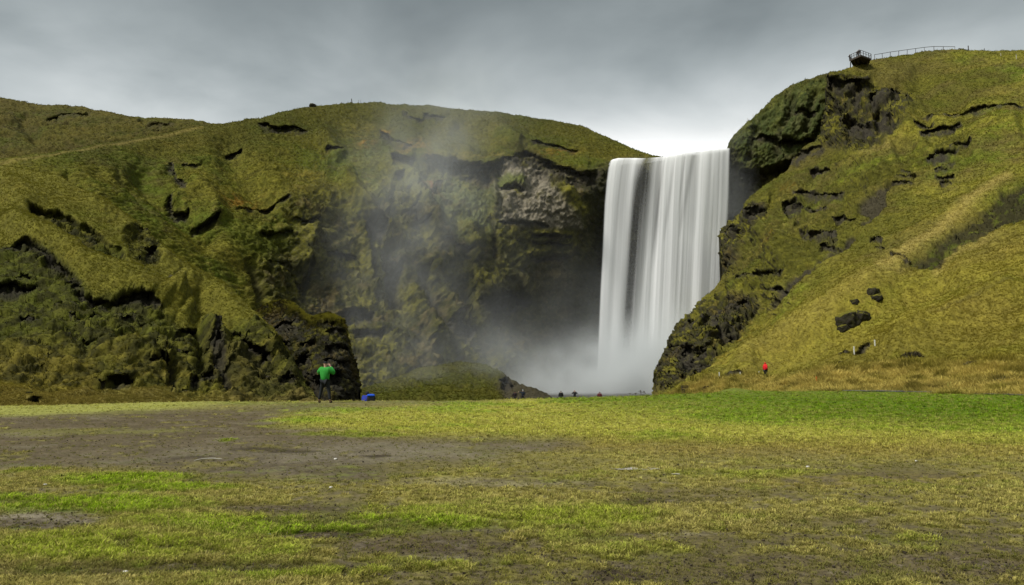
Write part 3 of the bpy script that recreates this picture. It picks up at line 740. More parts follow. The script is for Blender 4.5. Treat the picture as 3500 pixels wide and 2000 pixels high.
s.line([(2655, 1015), (2640, 1035), (2628, 1050)], 18, -1.2, .8)
s.line([(3190, 1130), (3300, 1080), (3400, 1020), (3500, 965)], 7, -.5, .35)
s.line([(2540, 1140), (2470, 1180), (2440, 1215)], 10, -1.2, .6)
scar = s.area([(2940, 692), (2990, 645), (3040, 618), (3050, 625), (3028, 655), (3025, 695), (2985, 735), (2928, 718)], 7)
s.h -= scar * .8


s.h = s.h - (s.h + .9) * np.clip(1.3 * blob(s.px, s.py, 2945, 212, 62, 30), 0, 1)


def t_right(s):
    P = s.P0
    b = fbm(P, 1.5, 3, off=231, gain=.65); a = fbm(P, 9, 3, off=241)
    col = grass_tint(s, .62, .5) * 1.12
    L1 = fbm(P, 38, 3, off=471); L2 = fbm(P, 14, 3, off=481)
    col = cmix(col, C['moss'] * 1.1, sst(-.02, .28, L1 + .6 * L2) * .6); col = cmix(col, 'brown', sst(.0, .3, -L2 + .3 * L1) * .4)
    col = cmix(col, C['ochre'] * 1.1, s.area([(2900, 900), (3200, 900), (3720, 700), (3720, 1280), (2900, 1280), (2500, 1290), (2700, 1050)], 80) * .5)
    col = cmix(col, C['moss'] * 1.05, s.K['outc'] * sst(-.25, .2, b + .3 * a) * .85)
    m = np.broadcast_to(C['darkmoss'], P.shape).copy()
    m = cmix(m, 'olive', sst(-.02, .35, .6 * a + b) * .85); m = cmix(m, 'brown', sst(.1, .45, b - a) * .6); m = cmix(m, 'rock', sst(-.05, .25, -b) * .75)
    col = col + (m - col) * (s.K['rough_g'] * .95)[..., None]
    col = cmix(col, (.024, .022, .009), s.K['heath'] * .95)
    col = cmix(col, C['green'] * .8, s.K['heath'] * sst(.05, .3, b) * .7)
    for pts, w, k in [([(3010, 915), (3080, 880), (3200, 795), (3300, 712), (3380, 650), (3440, 605)], 20, .75), ([(3190, 908), (3240, 862), (3330, 822), (3410, 780)], 16, .5), ([(2560, 1230), (2760, 1120), (2960, 985), (3060, 905)], 26, .22), ([(3000, 505), (3040, 500), (2940, 520)], 10, .3)]:
        d, par, sg = poly_dist(s.wx, s.wy, pts)
        col = cmix(col, C['dry'] * .95, np.exp(-(d / w) ** 2) * k)
    col = cmix(col, C['dry'] * 1.3, s.K['tuss'] * sst(-.35, .2, b + .35 * a) * .9)
    col = cmix(col, 'brown', s.K['tuss'] * sst(.1, .35, -b) * .6)
    col = cmix(col, 'soil', s.K['scar'] * .9)
    col = cmix(col, 'soil', s.soil)
    for cx, cy, rx, ry, k, nm in [(2545, 1170, 22, 12, .7, 'rust'), (2640, 830, 26, 10, .5, 'rust'), (2560, 1130, 30, 14, .3, 'rust'), (2480, 1240, 40, 12, .3, 'rust'), (3230, 740, 120, 40, .3, 'ochre'), (2690, 640, 30, 14, .4, 'rust')]:
        col = cmix(col, nm, np.clip(blob(s.wx, s.wy, cx, cy, rx, ry) * 1.3, 0, 1) * k * sst(-.1, .15, b))
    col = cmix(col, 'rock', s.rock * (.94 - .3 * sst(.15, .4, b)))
    return steep_rock(s, col, .02, -.3, .85)


right = s
s.K.update(outc=outc, coarse=rough_g * 1.4 + 1.0 * heath + .35 * outc, rough_g=rough_g, heath=heath, tuss=tuss, scar=scar)
right.finish('right_hillside', t_right, MT)

# --- talus mound in the middle
s = Sheet([(1200, 1380), (1240, 1330), (1330, 1300), (1420, 1268), (1500, 1246), (1570, 1238), (1640, 1241), (1690, 1262), (1722, 1276), (1742, 1297), (1766, 1304), (1790, 1316), (1815, 1319), (1850, 1332), (1880, 1350), (1900, 1375)],
          [(1200, 1400), (1900, 1400)],
          [(1200, 1390, 132), (1420, 1260, 153), (1500, 1240, 154), (1640, 1241, 152), (1740, 1297, 142), (1850, 1332, 136), (1900, 1390, 130), (1550, 1400, 128), (1500, 1310, 142)], 3.0, 3.0)
s.h += .8 * grass_relief(s) + .8 * rock_relief(s, .6, .5)
s.ledge([(1700, 1300), (1735, 1290), (1760, 1320)], 30, 1.5)
darkm = s.area([(1725, 1270), (1760, 1290), (1910, 1330), (1910, 1420), (1740, 1420), (1700, 1320)], 20)


def t_mound(s):
    b = fbm(s.P0, 1.5, 3, off=251)
    col = cmix(grass_tint(s, .4, .2) * .85, 'moss', .75 + 0 * s.px)
    col = cmix(col, 'soil', s.K['darkm'] * .9)
    return cmix(col, 'rock', s.rock)


mound = s
s.K.update(darkm=darkm)
mound.finish('talus_mound', t_mound, MT, 'low dark mossy mound at the cliff foot beside the spray', 'mound', kind='thing')

# --- rock knoll at the foot of the left hillside
s = Sheet([(858, 1078), (868, 1064), (890, 1048), (925, 1034), (960, 1025), (985, 1028), (1012, 1040), (1030, 1060), (1050, 1078), (1068, 1083), (1090, 1080), (1115, 1070), (1135, 1067), (1160, 1080), (1178, 1100), (1188, 1130), (1190, 1150), (1200, 1190), (1206, 1225), (1218, 1250), (1228, 1290), (1229, 1320), (1222, 1360), (1222, 1405)],
          [(850, 1100), (880, 1172), (940, 1222), (985, 1298), (1045, 1358), (1065, 1410), (1240, 1415)],
          [(860, 1085, 97), (960, 1026, 93), (1068, 1083, 87), (1135, 1067, 86), (1190, 1150, 84), (1228, 1300, 82), (1222, 1405, 80), (880, 1165, 86), (985, 1290, 78), (1060, 1400, 68), (1140, 1405, 66), (1130, 1250, 72), (1000, 1150, 81), (1180, 1350, 70)], 2.6, 3.2)
s.h += .5 * rock_relief(s, .7, .5) + .75 * fbm(s.P0, 2.4, 4, off=261, sz=1.7, gain=.7, mode='billow') + .25 * grass_relief(s)
s.fine = 1.3
for pts, w, A in [([(866, 1140), (900, 1130), (940, 1112), (990, 1100), (1015, 1090)], 34, 1.4), ([(1015, 1240), (1030, 1215), (1060, 1205)], 34, 1.2), ([(1095, 1105), (1120, 1098), (1150, 1110)], 16, .9), ([(1020, 1175), (1045, 1165), (1080, 1172)], 20, 1.0), ([(1100, 1190), (1150, 1180), (1200, 1195)], 20, 1.0),
                  ([(1060, 1300), (1120, 1285), (1190, 1275)], 36, 1.2), ([(930, 1180), (970, 1165), (1000, 1180)], 26, 1.1), ([(1110, 1140), (1150, 1130), (1185, 1140)], 14, .8), ([(1090, 1235), (1140, 1228), (1200, 1235)], 18, .9)]:
    s.ledge(pts, w, A, .7)


KTOP = [(858, 1078), (890, 1048), (960, 1025), (1012, 1040), (1050, 1078), (1090, 1080), (1135, 1067), (1178, 1100), (1190, 1150), (1229, 1320)]


def t_knoll(s):
    P = s.P0
    b = fbm(P, .9, 3, off=271, gain=.7); a = fbm(P, 4, 2, off=281)
    col = np.broadcast_to(C['darkmoss'] * .8, P.shape).copy()
    col = cmix(col, C['olive'] * .8, sst(.0, .35, b + .4 * a) * .8)
    col = cmix(col, 'brown', sst(.05, .35, b - a) * .7)
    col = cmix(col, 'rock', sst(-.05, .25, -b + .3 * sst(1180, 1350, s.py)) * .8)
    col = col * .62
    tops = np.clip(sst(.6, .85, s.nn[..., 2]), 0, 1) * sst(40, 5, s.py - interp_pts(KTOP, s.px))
    col = cmix(col, C['olive'] * 1.1, tops * .9)  # top edges painted lighter, as if lit from above
    return cmix(col, 'rock', s.rock)


knoll = s
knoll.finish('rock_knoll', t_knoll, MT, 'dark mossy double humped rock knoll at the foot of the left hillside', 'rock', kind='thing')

# ------------------------------------------------------------------ the field
CREST = [(-400, 1392), (0, 1385), (300, 1378), (600, 1372), (1000, 1369), (1250, 1369), (1500, 1367), (1750, 1362), (2000, 1355), (2250, 1349), (2500, 1338), (3000, 1334), (3500, 1330), (4000, 1330)]


def ground_dist(py):
    """distance along the view axis at which a pixel row meets z = 0"""
    y = -(np.asarray(py, float) - CY) / FPX
    return -CAMH / (ST + y * CT)


def field_z(x, y):
    x = np.asarray(x, float); y = np.asarray(y, float)
    yy = np.maximum(y, .5)
    az = CX + FPX * x / (yy * CT - CAMH * ST)
    az = np.where(y > .5, np.clip(az, -400, 4000), -400)
    dc = ground_dist(interp_pts(CREST, az)) / CT
    dy = np.maximum(y - dc + .5, 0)
    amt = 3.9 * (1 - .9 * sst(2230, 2520, az))
    z = -amt * (1 - np.exp(-dy / 9.0)) * np.where(dy > 0, 1, 0)
    P = np.stack([x, y, 0 * x], -1)
    r = np.hypot(x, y)
    z = z + (.045 * fbm(P, 6, 2, off=301) + .10 * fbm(P, 22, 2, off=311)) * sst(2, 12, r) * sst(60, 30, r)
    return z


def field_cols(x, y):
    """turf, dust and bare-earth areas of the worn camping meadow; returns colour and a grass-cover value"""
    P = np.stack([x, y, 0 * x], -1)
    px, py, d = proj(np.stack([x, y, 0 * x], -1))
    ok = y > 3
    px = np.where(ok, px, -900); py = np.where(ok, py, 2400)
    n0 = fbm(P, 5, 3, off=321); n1 = fbm(P, 1.3, 4, off=331, gain=.6); n2 = fbm(P, .28, 3, off=341, gain=.65); n3 = fbm(P, .07, 2, off=351)
    sc = np.clip(ground_scale(py), .15, 1)
    wx = px + 260 * n0 + 170 * n1; wy = py + (46 * n0 + 34 * n1 + 14 * n2) * sc
    olive = np.array((.185, .165, .046)); gr = np.array((.135, .205, .010)); yel = np.array((.248, .240, .044)); dgreen = np.array((.072, .118, .006))
    dirt = np.array((.086, .066, .038)); ddirt = np.array((.040, .031, .018)); pale = np.array((.185, .160, .110)); br = np.array((.17, .125, .035))
    col = np.broadcast_to(olive, P.shape).copy()

    def mx(c, t):
        nonlocal col
        col = col + (c - col) * np.clip(t, 0, 1)[..., None]
    cover = np.full(x.shape, .58)
    # far right: deep green sward, turning yellow towards us
    A = poly_mask(wx, wy, [(2000, 1300), (4500, 1300), (4500, 1530), (3300, 1500), (2700, 1440), (2300, 1400), (1900, 1368)], 95) * sst(1540, 1400, wy)
    Bm = poly_mask(wx, wy, [(860, 1380), (1700, 1350), (4500, 1330), (4500, 1580), (3300, 1560), (2300, 1520), (1650, 1505), (1150, 1480), (850, 1440)], 26)
    mx(yel, Bm * .95); cover = lerp(cover, .95, Bm)
    mx(np.array((.13, .20, .014)), Bm * sst(-.1, .3, n0 + .5 * n1) * .7)
    mx(dgreen, A); cover = lerp(cover, 1.0, A)
    mx(np.array((.115, .165, .010)), A * sst(.0, .35, n1 + .5 * n0) * .7)
    mx(br, poly_mask(wx, wy, [(1900, 1500), (2600, 1505), (3600, 1520), (3600, 1570), (2500, 1560), (1900, 1540)], 24) * .5)
    # left: trampled earth
    D = poly_mask(wx, wy, [(-900, 1405), (300, 1405), (900, 1385), (1250, 1372), (1700, 1362), (1450, 1380), (1180, 1395), (900, 1428), (1000, 1470), (1350, 1500), (1900, 1505), (2050, 1525), (1800, 1565), (1450, 1590), (1250, 1640), (850, 1640), (500, 1598), (150, 1592), (-900, 1610)], 30) * sst(-.45, -.1, -n1 - .5 * n2 + .1 * n0)
    mx(dirt, D * .95); cover = lerp(cover, .10, D)
    mx(ddirt, D * sst(-.05, .3, n1 + .5 * n2) * .7); mx(pale * .75, D * sst(.05, .35, -n1 + .5 * n2) * .45)
    mx(np.array((.15, .15, .03)), D * sst(.18, .4, n0 - .4 * n2) * .5)
    mx(pale * .8, D * blob(px, py, 1250, 1560, 700, 45) * .8)
    mx(yel * np.array((.95, 1, 1.2)), poly_mask(wx, wy, [(-900, 1370), (0, 1388), (600, 1374), (950, 1372), (700, 1392), (400, 1415), (100, 1425), (-900, 1430)], 10) * .9)
    # bright tongues of turf, lower left
    for cx, cy, rx, ry, k in [(480, 1632, 300, 20, 1.2), (620, 1668, 280, 16, 1.0), (300, 1722, 420, 34, 1.25), (60, 1690, 160, 16, 1.0), (100, 1600, 130, 8, .8), (740, 1504, 40, 6, .9), (1180, 1488, 190, 8, .7), (1300, 1600, 60, 6, .6),
                              (1150, 1790, 620, 40, 1.0), (300, 1870, 420, 60, .85), (800, 1860, 300, 36, .6), (1330, 1738, 360, 26, .6), (1960, 1760, 300, 50, .8), (1000, 1950, 420, 22, .7), (2250, 1900, 240, 40, .4), (1500, 1920, 300, 28, .5), (2500, 1620, 300, 14, .5), (3150, 1850, 160, 24, .5), (640, 1780, 300, 24, .6)]:
        b_ = np.clip(blob(wx, wy, cx, cy, rx, ry) * 2.2 - .5, 0, 1)
        t = b_ * k
        mx(lerp(gr, np.array((.165, .19, .016)), .25 if k > .9 else .7), t * .9); cover = lerp(cover, 1.0, np.clip(t, 0, 1))
    # bare, scuffed spots
    for cx, cy, rx, ry, k, c in [(120, 1772, 240, 30, 1.1, pale), (120, 1790, 200, 22, .7, ddirt), (1080, 1816, 170, 16, 1.1, ddirt), (1400, 1860, 330, 34, .9, dirt), (700, 1935, 500, 20, .9, ddirt), (200, 1950, 300, 22, .7, dirt), (950, 1735, 260, 14, .8, dirt),
                                 (1550, 1900, 160, 18, .7, pale), (2400, 1690, 400, 30, .5, dirt), (2150, 1705, 200, 16, .8, ddirt), (2100, 1835, 180, 14, .8, dirt), (2170, 1978, 110, 26, 1.3, ddirt), (3300, 1930, 420, 60, .8, dirt), (2850, 1960, 300, 40, .6, dirt), (3000, 1650, 500, 26, .4, br),
                                 (1310, 1935, 70, 10, 1, ddirt), (2900, 1800, 260, 24, .5, dirt), (2400, 1830, 160, 10, .6, pale), (1700, 1640, 300, 14, .5, pale), (600, 1560, 130, 8, .8, ddirt), (900, 1538, 160, 7, .9, ddirt), (1350, 1560, 60, 6, 1, ddirt), (740, 1645, 60, 8, .8, ddirt)]:
        t = np.clip(blob(wx, wy, cx, cy, rx, ry) * 2.0 - .4, 0, 1) * k
        mx(c, t); cover = lerp(cover, .12, np.clip(t, 0, 1))
    # fine mottling: thin turf with dust showing through
    near = sst(1480, 1700, py)
    n4 = fbm(P, 3.0, 3, off=345)
    mx(dirt * .8, near * sst(-.08, .28, n1 + .8 * n2 + .7 * n4 - .05) * .85 * (1 - .35 * cover)); mx(ddirt, near * sst(.1, .4, n2 + n4) * .6 * (1 - .5 * cover)); mx(pale, near * sst(.12, .4, n2 + .5 * n3) * .35 * (1 - .6 * cover))
    mx(gr * .9, near * sst(.10, .42, -n1 - .6 * n2) * .35)
    cover = np.clip(cover - near * sst(-.10, .25, n1 + .9 * n2 + .8 * n4) * .68, .08, 1)
    # river flat beyond the crest: black sand
    rb = sst(3, 12, y - ground_dist(interp_pts(CREST, np.clip(px, -400, 4000)))) * ok
    mx(np.array((.05, .047, .04)), rb * (px < 2300)); cover = cover * (1 - rb)
    col = col * (1 + .22 * n2 + .18 * n3)[..., None]
    return np.clip(col * 1.02, .006, .6), cover


def ground_scale(py): return np.clip((py - 1300) / 600.0, 0, 1.2)


def build_field():
    rows_near = [0.4, 1.2, 2.2, 3.2, 4.2]
    pys = np.arange(2040, 1326, -2.9)
    r = np.concatenate([rows_near, ground_dist(pys) / CT])
    r = np.concatenate([r, np.linspace(r[-1] * 1.02, 150, 60), np.geomspace(156, 2600, 24)])
    u = (np.concatenate([np.arange(-760, -60, 9), np.arange(-60, 3565, 3.5), np.arange(3568, 4260, 9)]) - CX) / (FPX * CT)
    az = np.arctan(u)
    az = np.concatenate([np.linspace(-math.pi, az[0], 70)[:-1], az, np.linspace(az[-1], math.pi, 70)[1:]])
    # rows of equal forward distance inside the view, rings outside it
    k = np.where(np.abs(az) < 1.05, 1 / np.cos(np.clip(az, -1.05, 1.05)), 1 / math.cos(1.05))
    k = np.where(np.abs(az) < .66, k, lerp(1 / math.cos(.66), 1, sst(.66, 1.2, np.abs(az))))
    X = r[:, None] * (k * np.sin(az))[None]; Y = r[:, None] * (k * np.cos(az))[None]
    Z = field_z(X, Y)
    col, cover = field_cols(X, Y)
    P = np.stack([X, Y, 0 * X], -1)
    rr = np.hypot(X, Y)
    mic = .022 * fbm(P, .42, 3, off=361, gain=.6) + .012 * fbm(P, .12, 2, off=371) + .03 * fbm(P, 1.4, 2, off=381)
    Z = Z + mic * sst(1, 5, rr) * sst(90, 40, rr) + .012 * (cover - .5) * sst(60, 30, rr)
    V = np.stack([X, Y, Z], -1)
    m = mat_terrain('meadow', ((14, .30), (60, .35), (1.2, .15)), .6, 40, .02)
    o = mesh_np('field', V, grid_faces(len(r), len(az)), m, None, {'tint': ('FLOAT_COLOR', rgba(col))})
    tag(o, kind='structure')
    return o


field = build_field()


def ground_at(px, py=None, dist=None):
    """world point on the field for a pixel column and a distance along the view axis"""
    x = (px - CX) / FPX * dist
    y = (dist + CAMH * ST) / CT
    return Vector((x, y, float(field_z(np.array([x]), np.array([y]))[0])))


# ------------------------------------------------------------------ waterfall
def build_fall():
    nc, nr = 520, 190
    sv = np.linspace(0, 1, nc)[None]; tv = np.linspace(0, 1, nr)[:, None]
    lip = [(2086, 549), (2095, 545), (2112, 541), (2150, 540), (2200, 541), (2250, 537), (2300, 529), (2350, 520), (2420, 512), (2484, 507)]
    lx = lerp(2086, 2492, sv[0]); ly = interp_pts(lip, lx)
    yb = 1400.0
    py = ly[None] + (yb - ly[None]) * tv
    le = np.interp(py[:, 0], [549, 575, 620, 700, 850, 1000, 1150, 1300, 1400], [2086, 2077, 2071, 2064, 2057, 2049, 2043, 2036, 2032])
    re = np.interp(py[:, 0], [507, 600, 700, 800, 930, 1400], [2498, 2497, 2496, 2492, 2486, 2462])
    px = le[:, None] + (re - le)[:, None] * sv
    # strands sway a little as they fall
    sw = sv + .012 * pn(sv * 5, tv * 1.2, 0.3) + .05 * tv * sv * (1 - sv)
    s2, t2 = np.broadcast_arrays(sw, tv)
    st1 = pn(s2 * 15, t2 * .7, 1.5) + (.40 - .32 * t2) * pn(s2 * 37, t2 * .8, 7.5) + (.09 - .08 * t2) * pn(s2 * 85, t2 * 1.1, 3.5)
    st2 = pn(s2 * 8 + 3, t2 * .6, 11.5)
    d0 = 207.0 - 4.5 * np.sqrt(np.clip(tv, 0, 1)) * 1.0 - 1.5 * tv
    d0 = d0 + 2.0 * (sv - .4) ** 2 * 4 * tv
    P = unproj(px, py, d0 + 0 * px)
    out = (.55 * st1 + .7 * st2) * (.25 + .75 * t2)
    P[..., 1] -= out
    # how dense the water is across the sheet
    f = sst(.0, .85, t2)
    al = .80 + .14 * f + (.60 - .46 * f) * st1 + .34 * st2 * (1 - .6 * f)
    gap = np.interp(tv[:, 0], [0, .08, .3, .6, .95, 1], [.30, .29, .262, .24, .225, .222])[:, None]
    gw = np.interp(tv[:, 0], [0, .1, .5, .9, 1], [.035, .055, .062, .06, .055])[:, None]
    al = al - (.66 * np.exp(-((sv - gap) / gw) ** 2) + .25 * np.exp(-((sv - gap - .03) / (gw * 1.7)) ** 2)) * (1 - .0 * t2)
    al = al + .28 * np.exp(-((sv - gap - .115) / .05) ** 2) + .22 * np.exp(-((sv - gap + .09) / .05) ** 2)
    for c0, c1, w, k in [(.55, .47, .018, .30), (.70, .58, .020, .26), (.46, .40, .012, .22), (.84, .80, .015, .14), (.12, .10, .010, .18), (.63, .56, .010, .2)]:
        cc = lerp(c0, c1, np.clip(tv / .4, 0, 1))
        al = al - k * np.exp(-((sv - cc) / w) ** 2) * sst(.62, .12, tv)
    al = al + .34 * sst(.22, .5, t2) * sst(.30, .45, s2) * (1 - sst(.93, 1.0, s2))
    edge = sst(0, .018, sv) * sst(0, .022 + .05 * tv, 1 - sv)
    al = np.clip(al, .07, .97) * edge
    # the lip: water coming level over the edge
    rows = []; arow = []
    for b, dz in [(9, .5), (5, .45), (2.2, .35), (.8, .18)]:
        Q = P[0].copy(); Q[:, 1] += b; Q[:, 2] += dz * .6
        rows.append(Q); arow.append(np.clip(al[0] * 1.1, 0, .95))
    V = np.concatenate([np.array(rows), P], 0); A = np.concatenate([np.array(arow), al], 0)
    m, nt, N, L, o = new_mat('falling_water')
    at = N('ShaderNodeAttribute'); at.attribute_name = 'water_cover'
    df = N('ShaderNodeBsdfDiffuse'); df.inputs[0].default_value = (.965, .975, .975, 1)
    tl = N('ShaderNodeBsdfTranslucent'); tl.inputs[0].default_value = (.965, .975, .975, 1)
    mix = N('ShaderNodeMixShader'); mix.inputs[0].default_value = .22; L(df.outputs[0], mix.inputs[1]); L(tl.outputs[0], mix.inputs[2])
    tr = N('ShaderNodeBsdfTransparent')
    m2 = N('ShaderNodeMixShader'); L(at.outputs['Fac'], m2.inputs[0]); L(tr.outputs[0], m2.inputs[1]); L(mix.outputs[0], m2.inputs[2])
    L(m2.outputs[0], o.inputs[0])
    ob = mesh_np('waterfall', V, grid_faces(len(V), nc), m, None, {'water_cover': ('FLOAT', A)})
    tag(ob, kind='structure')
    return ob


fall = build_fall()


# ------------------------------------------------------------------ spray
def build_mist():
    x0, x1, y0, y1, z0, z1 = -46, 62, 138, 209.5, -7, 72
    bm = bmesh.new()
    bmesh.ops.create_cube(bm, size=1)
    for v in bm.verts:
        v.co = Vector((x0 if v.co.x < 0 else x1, y0 if v.co.y < 0 else y1, z0 if v.co.z < 0 else z1))
    me = bpy.data.meshes.new('mist'); bm.to_mesh(me); bm.free()
    m, nt, N, L, out = new_mat('spray')
    tc = N('ShaderNodeTexCoord')

    def M(op, a, b=None, c=None, clamp=False):
        n = N('ShaderNodeMath'); n.operation = op; n.use_clamp = clamp
        for i, v in enumerate((a, b, c)):
            if v is None: continue
            if isinstance(v, (int, float)): n.inputs[i].default_value = v
            else: L(v, n.inputs[i])
        return n.outputs[0]
    nz = N('ShaderNodeTexNoise'); nz.inputs['Scale'].default_value = .045; nz.inputs['Detail'].default_value = 2.0; nz.inputs['Roughness'].default_value = .5
    L(tc.outputs['Object'], nz.inputs['Vector'])
    wob = N('ShaderNodeMixRGB'); wob.blend_type = 'LINEAR_LIGHT'; wob.inputs[0].default_value = 9.0
    L(tc.outputs['Object'], wob.inputs[1]); L(nz.outputs['Color'], wob.inputs[2])
    sep = N('ShaderNodeSeparateXYZ'); L(wob.outputs[0], sep.inputs[0])
    X, Y, Z = sep.outputs

    def puff(c, r, a, rot=0.0):
        cx, cy, cz = c; rx, ry, rz = r
        dx = M('SUBTRACT', X, cx); dz = M('SUBTRACT', Z, cz)
        if rot:
            ca, sa = math.cos(rot), math.sin(rot)
            ex = M('ADD', M('MULTIPLY', dx, ca), M('MULTIPLY', dz, sa)); ez = M('SUBTRACT', M('MULTIPLY', dz, ca), M('MULTIPLY', dx, sa))
        else: ex, ez = dx, dz
        q = M('ADD', M('ADD', M('POWER', M('ABSOLUTE', M('DIVIDE', ex, rx)), 2.0), M('POWER', M('ABSOLUTE', M('DIVIDE', M('SUBTRACT', Y, cy), ry)), 2.0)), M('POWER', M('ABSOLUTE', M('DIVIDE', ez, rz)), 2.0))
        return M('MULTIPLY', M('EXPONENT', M('MULTIPLY', q, -1.0)), a)
    parts = [puff((34, 196, -5), (14, 16, 10), .30), puff((42, 186, -6), (16, 14, 11.5), .2), puff((14, 184, -5), (17, 18, 7), .085), puff((-20, 164, 4), (16, 12, 13), .007), puff((-8, 144, 1), (18, 6, 7), .015), puff((-4, 176, 0), (20, 20, 9), .010), puff((20, 190, 8), (22, 14, 16), .005),
             puff((-22, 178, 38), (12, 18, 32), .0115, -.30), puff((-8, 186, 30), (16, 18, 26), .0018), puff((54, 204, 30), (7, 7, 26), .020)]
    tot = parts[0]
    for p in parts[1:]: tot = M('ADD', tot, p)
    n2 = N('ShaderNodeTexNoise'); n2.inputs['Scale'].default_value = .11; n2.inputs['Detail'].default_value = 2
    L(tc.outputs['Object'], n2.inputs['Vector'])
    wis = N('ShaderNodeMapRange'); wis.inputs[1].default_value = .36; wis.inputs[2].default_value = .64; wis.inputs[3].default_value = .18; wis.inputs[4].default_value = 1.75
    L(n2.outputs[0], wis.inputs[0])
    dens = M('MULTIPLY', tot, wis.outputs[0])
    pv = N('ShaderNodeVolumePrincipled')
    pv.inputs['Color'].default_value = (.93, .965, .97, 1); pv.inputs['Anisotropy'].default_value = .1
    L(dens, pv.inputs['Density'])
    L(pv.outputs[0], out.inputs['Volume'])
    me.materials.append(m)
    o = link(bpy.data.objects.new('mist', me))
    tag(o, kind='stuff')


build_mist()
#@@OBJECTS@@
# ------------------------------------------------------------------ small mesh helpers
class MB:
    """collects boxes, bars and tubes; build() links them as one mesh object"""

    def __init__(self): self.bm = bmesh.new()

    def box(self, c, size, rot=None, bev=0.0):
        r = bmesh.ops.create_cube(self.bm, size=1)
        M = Matrix.Translation(c) @ (rot.to_4x4() if rot else Matrix()) @ Matrix.Diagonal((*size, 1))
        bmesh.ops.transform(self.bm, matrix=M, verts=r['verts'])
        return self

    def bar(self, a, b, w, h=None, seg=0):
        """square (seg 0) or round bar between two points"""
        a, b = Vector(a), Vector(b); d = b - a
        rot = d.to_track_quat('Z', 'Y').to_matrix()
        if seg:
            r = bmesh.ops.create_cone(self.bm, segments=seg, radius1=w, radius2=h if h else w, depth=d.length, cap_ends=True)
            bmesh.ops.transform(self.bm, matrix=Matrix.Translation((a + b) / 2) @ rot.to_4x4(), verts=r['verts'])
        else: self.box((a + b) / 2, (w, h or w, d.length), rot)
        return self

    def ball(self, c, r, sub=2, sq=(1, 1, 1)):
        q = bmesh.ops.create_icosphere(self.bm, subdivisions=sub, radius=r)
        bmesh.ops.transform(self.bm, matrix=Matrix.Translation(c) @ Matrix.Diagonal((*sq, 1)), verts=q['verts'])
        return self

    def build(self, name, mat, parent=None, smooth=False):
        me = bpy.data.meshes.new(name); self.bm.to_mesh(me); self.bm.free()
        me.materials.append(mat)
        if smooth: me.polygons.foreach_set('use_smooth', np.ones(len(me.polygons), bool))
        return link(bpy.data.objects.new(name, me), parent)


def copy_tree(o, parent=None):
    c = o.copy(); COL.objects.link(c); c.parent = parent
    for ch in list(o.children): copy_tree(ch, c)
    return c


M_wood = mat_simple('weathered_wood', (.055, .045, .036), .85, .35, 9)
M_palewood = mat_simple('pale_wood', (.42, .39, .32), .8, .25, 12)
M_white = mat_simple('white_painted_wood', (.62, .62, .56), .7, .15, 20)
M_orange = mat_simple('orange_paint', (.55, .16, .03), .6, .15, 20)
M_steel = mat_simple('dull_steel', (.10, .10, .10), .5, .2, 20, .6)
M_stone = mat_simple('pale_stone', (.55, .53, .48), .8, .25, 20)

# ------------------------------------------------------------------ viewing platform on the right-hand rim
zN = float(unproj(2942, 186, 196.0)[2])


def at_height(px, py, z):
    """point of a pixel ray at height z"""
    u = -(py - CY) / FPX
    return Vector(unproj(px, py, (z - CAMH) / (ST + u * CT)))


def build_platform():
    Nn = at_height(2942, 187, zN); Lf = at_height(2904, 204, zN); Rt = at_height(2978, 200, zN); Bk = at_height(2916, 224, zN)
    Bk2 = Vector((Rt.x + 1.2, Rt.y + 5.0, zN))
    cen = (Nn + Lf + Rt + Bk) / 4
    root = empty('viewing_platform', cen)
    tag(root, 'dark wooden lookout platform with railing on the right cliff rim', 'platform')
    o = Vector(cen)

    def loc(p): return Vector(p) - o
    ring = [Lf, Nn, Rt, Bk2, Bk]
    bm = bmesh.new()
    tv = [bm.verts.new(loc(p)) for p in ring]; bv = [bm.verts.new(loc(p) - Vector((0, 0, .14))) for p in ring]
    bm.faces.new(tv); bm.faces.new(bv[::-1])
    for i in range(5):
        j = (i + 1) % 5
        bm.faces.new((tv[i], bv[i], bv[j], tv[j]))
    bmesh.ops.recalc_face_normals(bm, faces=bm.faces)
    me = bpy.data.meshes.new('deck'); bm.to_mesh(me); bm.free(); me.materials.append(M_wood)
    link(bpy.data.objects.new('deck', me), root)
    # joists and props under the deck
    for t in (.12, .37, .63, .88):
        a = Lf.lerp(Nn, t); b = Bk.lerp(Bk2, t)
        MB().bar(loc(a) - Vector((0, 0, .25)), loc(b) - Vector((0, 0, .25)), .12, .22).build('joist', M_wood, root)
    for p, q in ((Lf.lerp(Bk, .25), Bk + Vector((-.3, 1.5, -2.6))), (Nn.lerp(Bk, .3), Bk + Vector((1.2, 1.0, -2.6))), (Rt.lerp(Bk, .2), Rt + Vector((.2, 3.0, -2.6)))):
        MB().bar(loc(p) - Vector((0, 0, .3)), loc(q), .2).build('prop', M_wood, root)
    MB().bar(loc(Lf) - Vector((0, 0, .3)), loc(Nn) - Vector((0, 0, .3)), .14, .3).build('edge_beam', M_wood, root)
    MB().bar(loc(Nn) - Vector((0, 0, .3)), loc(Rt) - Vector((0, 0, .3)), .14, .3).build('edge_beam', M_wood, root)
    # railing
    up = Vector((0, 0, 1.15))
    for a, b, n in ((Bk, Lf, 3), (Lf, Nn, 5), (Nn, Rt, 4), (Rt, Bk2, 2)):
        for k in range(n):
            p = a.lerp(b, k / n)
            MB().bar(loc(p) - Vector((0, 0, .25)), loc(p) + up, .10).build('railing_post', M_wood, root)
        MB().bar(loc(a) + up, loc(b) + up, .09, .06).build('handrail', M_wood, root)
        MB().bar(loc(a) + up * .5, loc(b) + up * .5, .05, .05).build('midrail', M_wood, root)
    return root, Lf, Nn, Rt, Bk


plat, pLf, pNn, pRt, pBk = build_platform()


def rim(px):
    c = np.abs(right.ppx[-1] - px)
    return Vector(right.P[-1][np.argmin(c)])


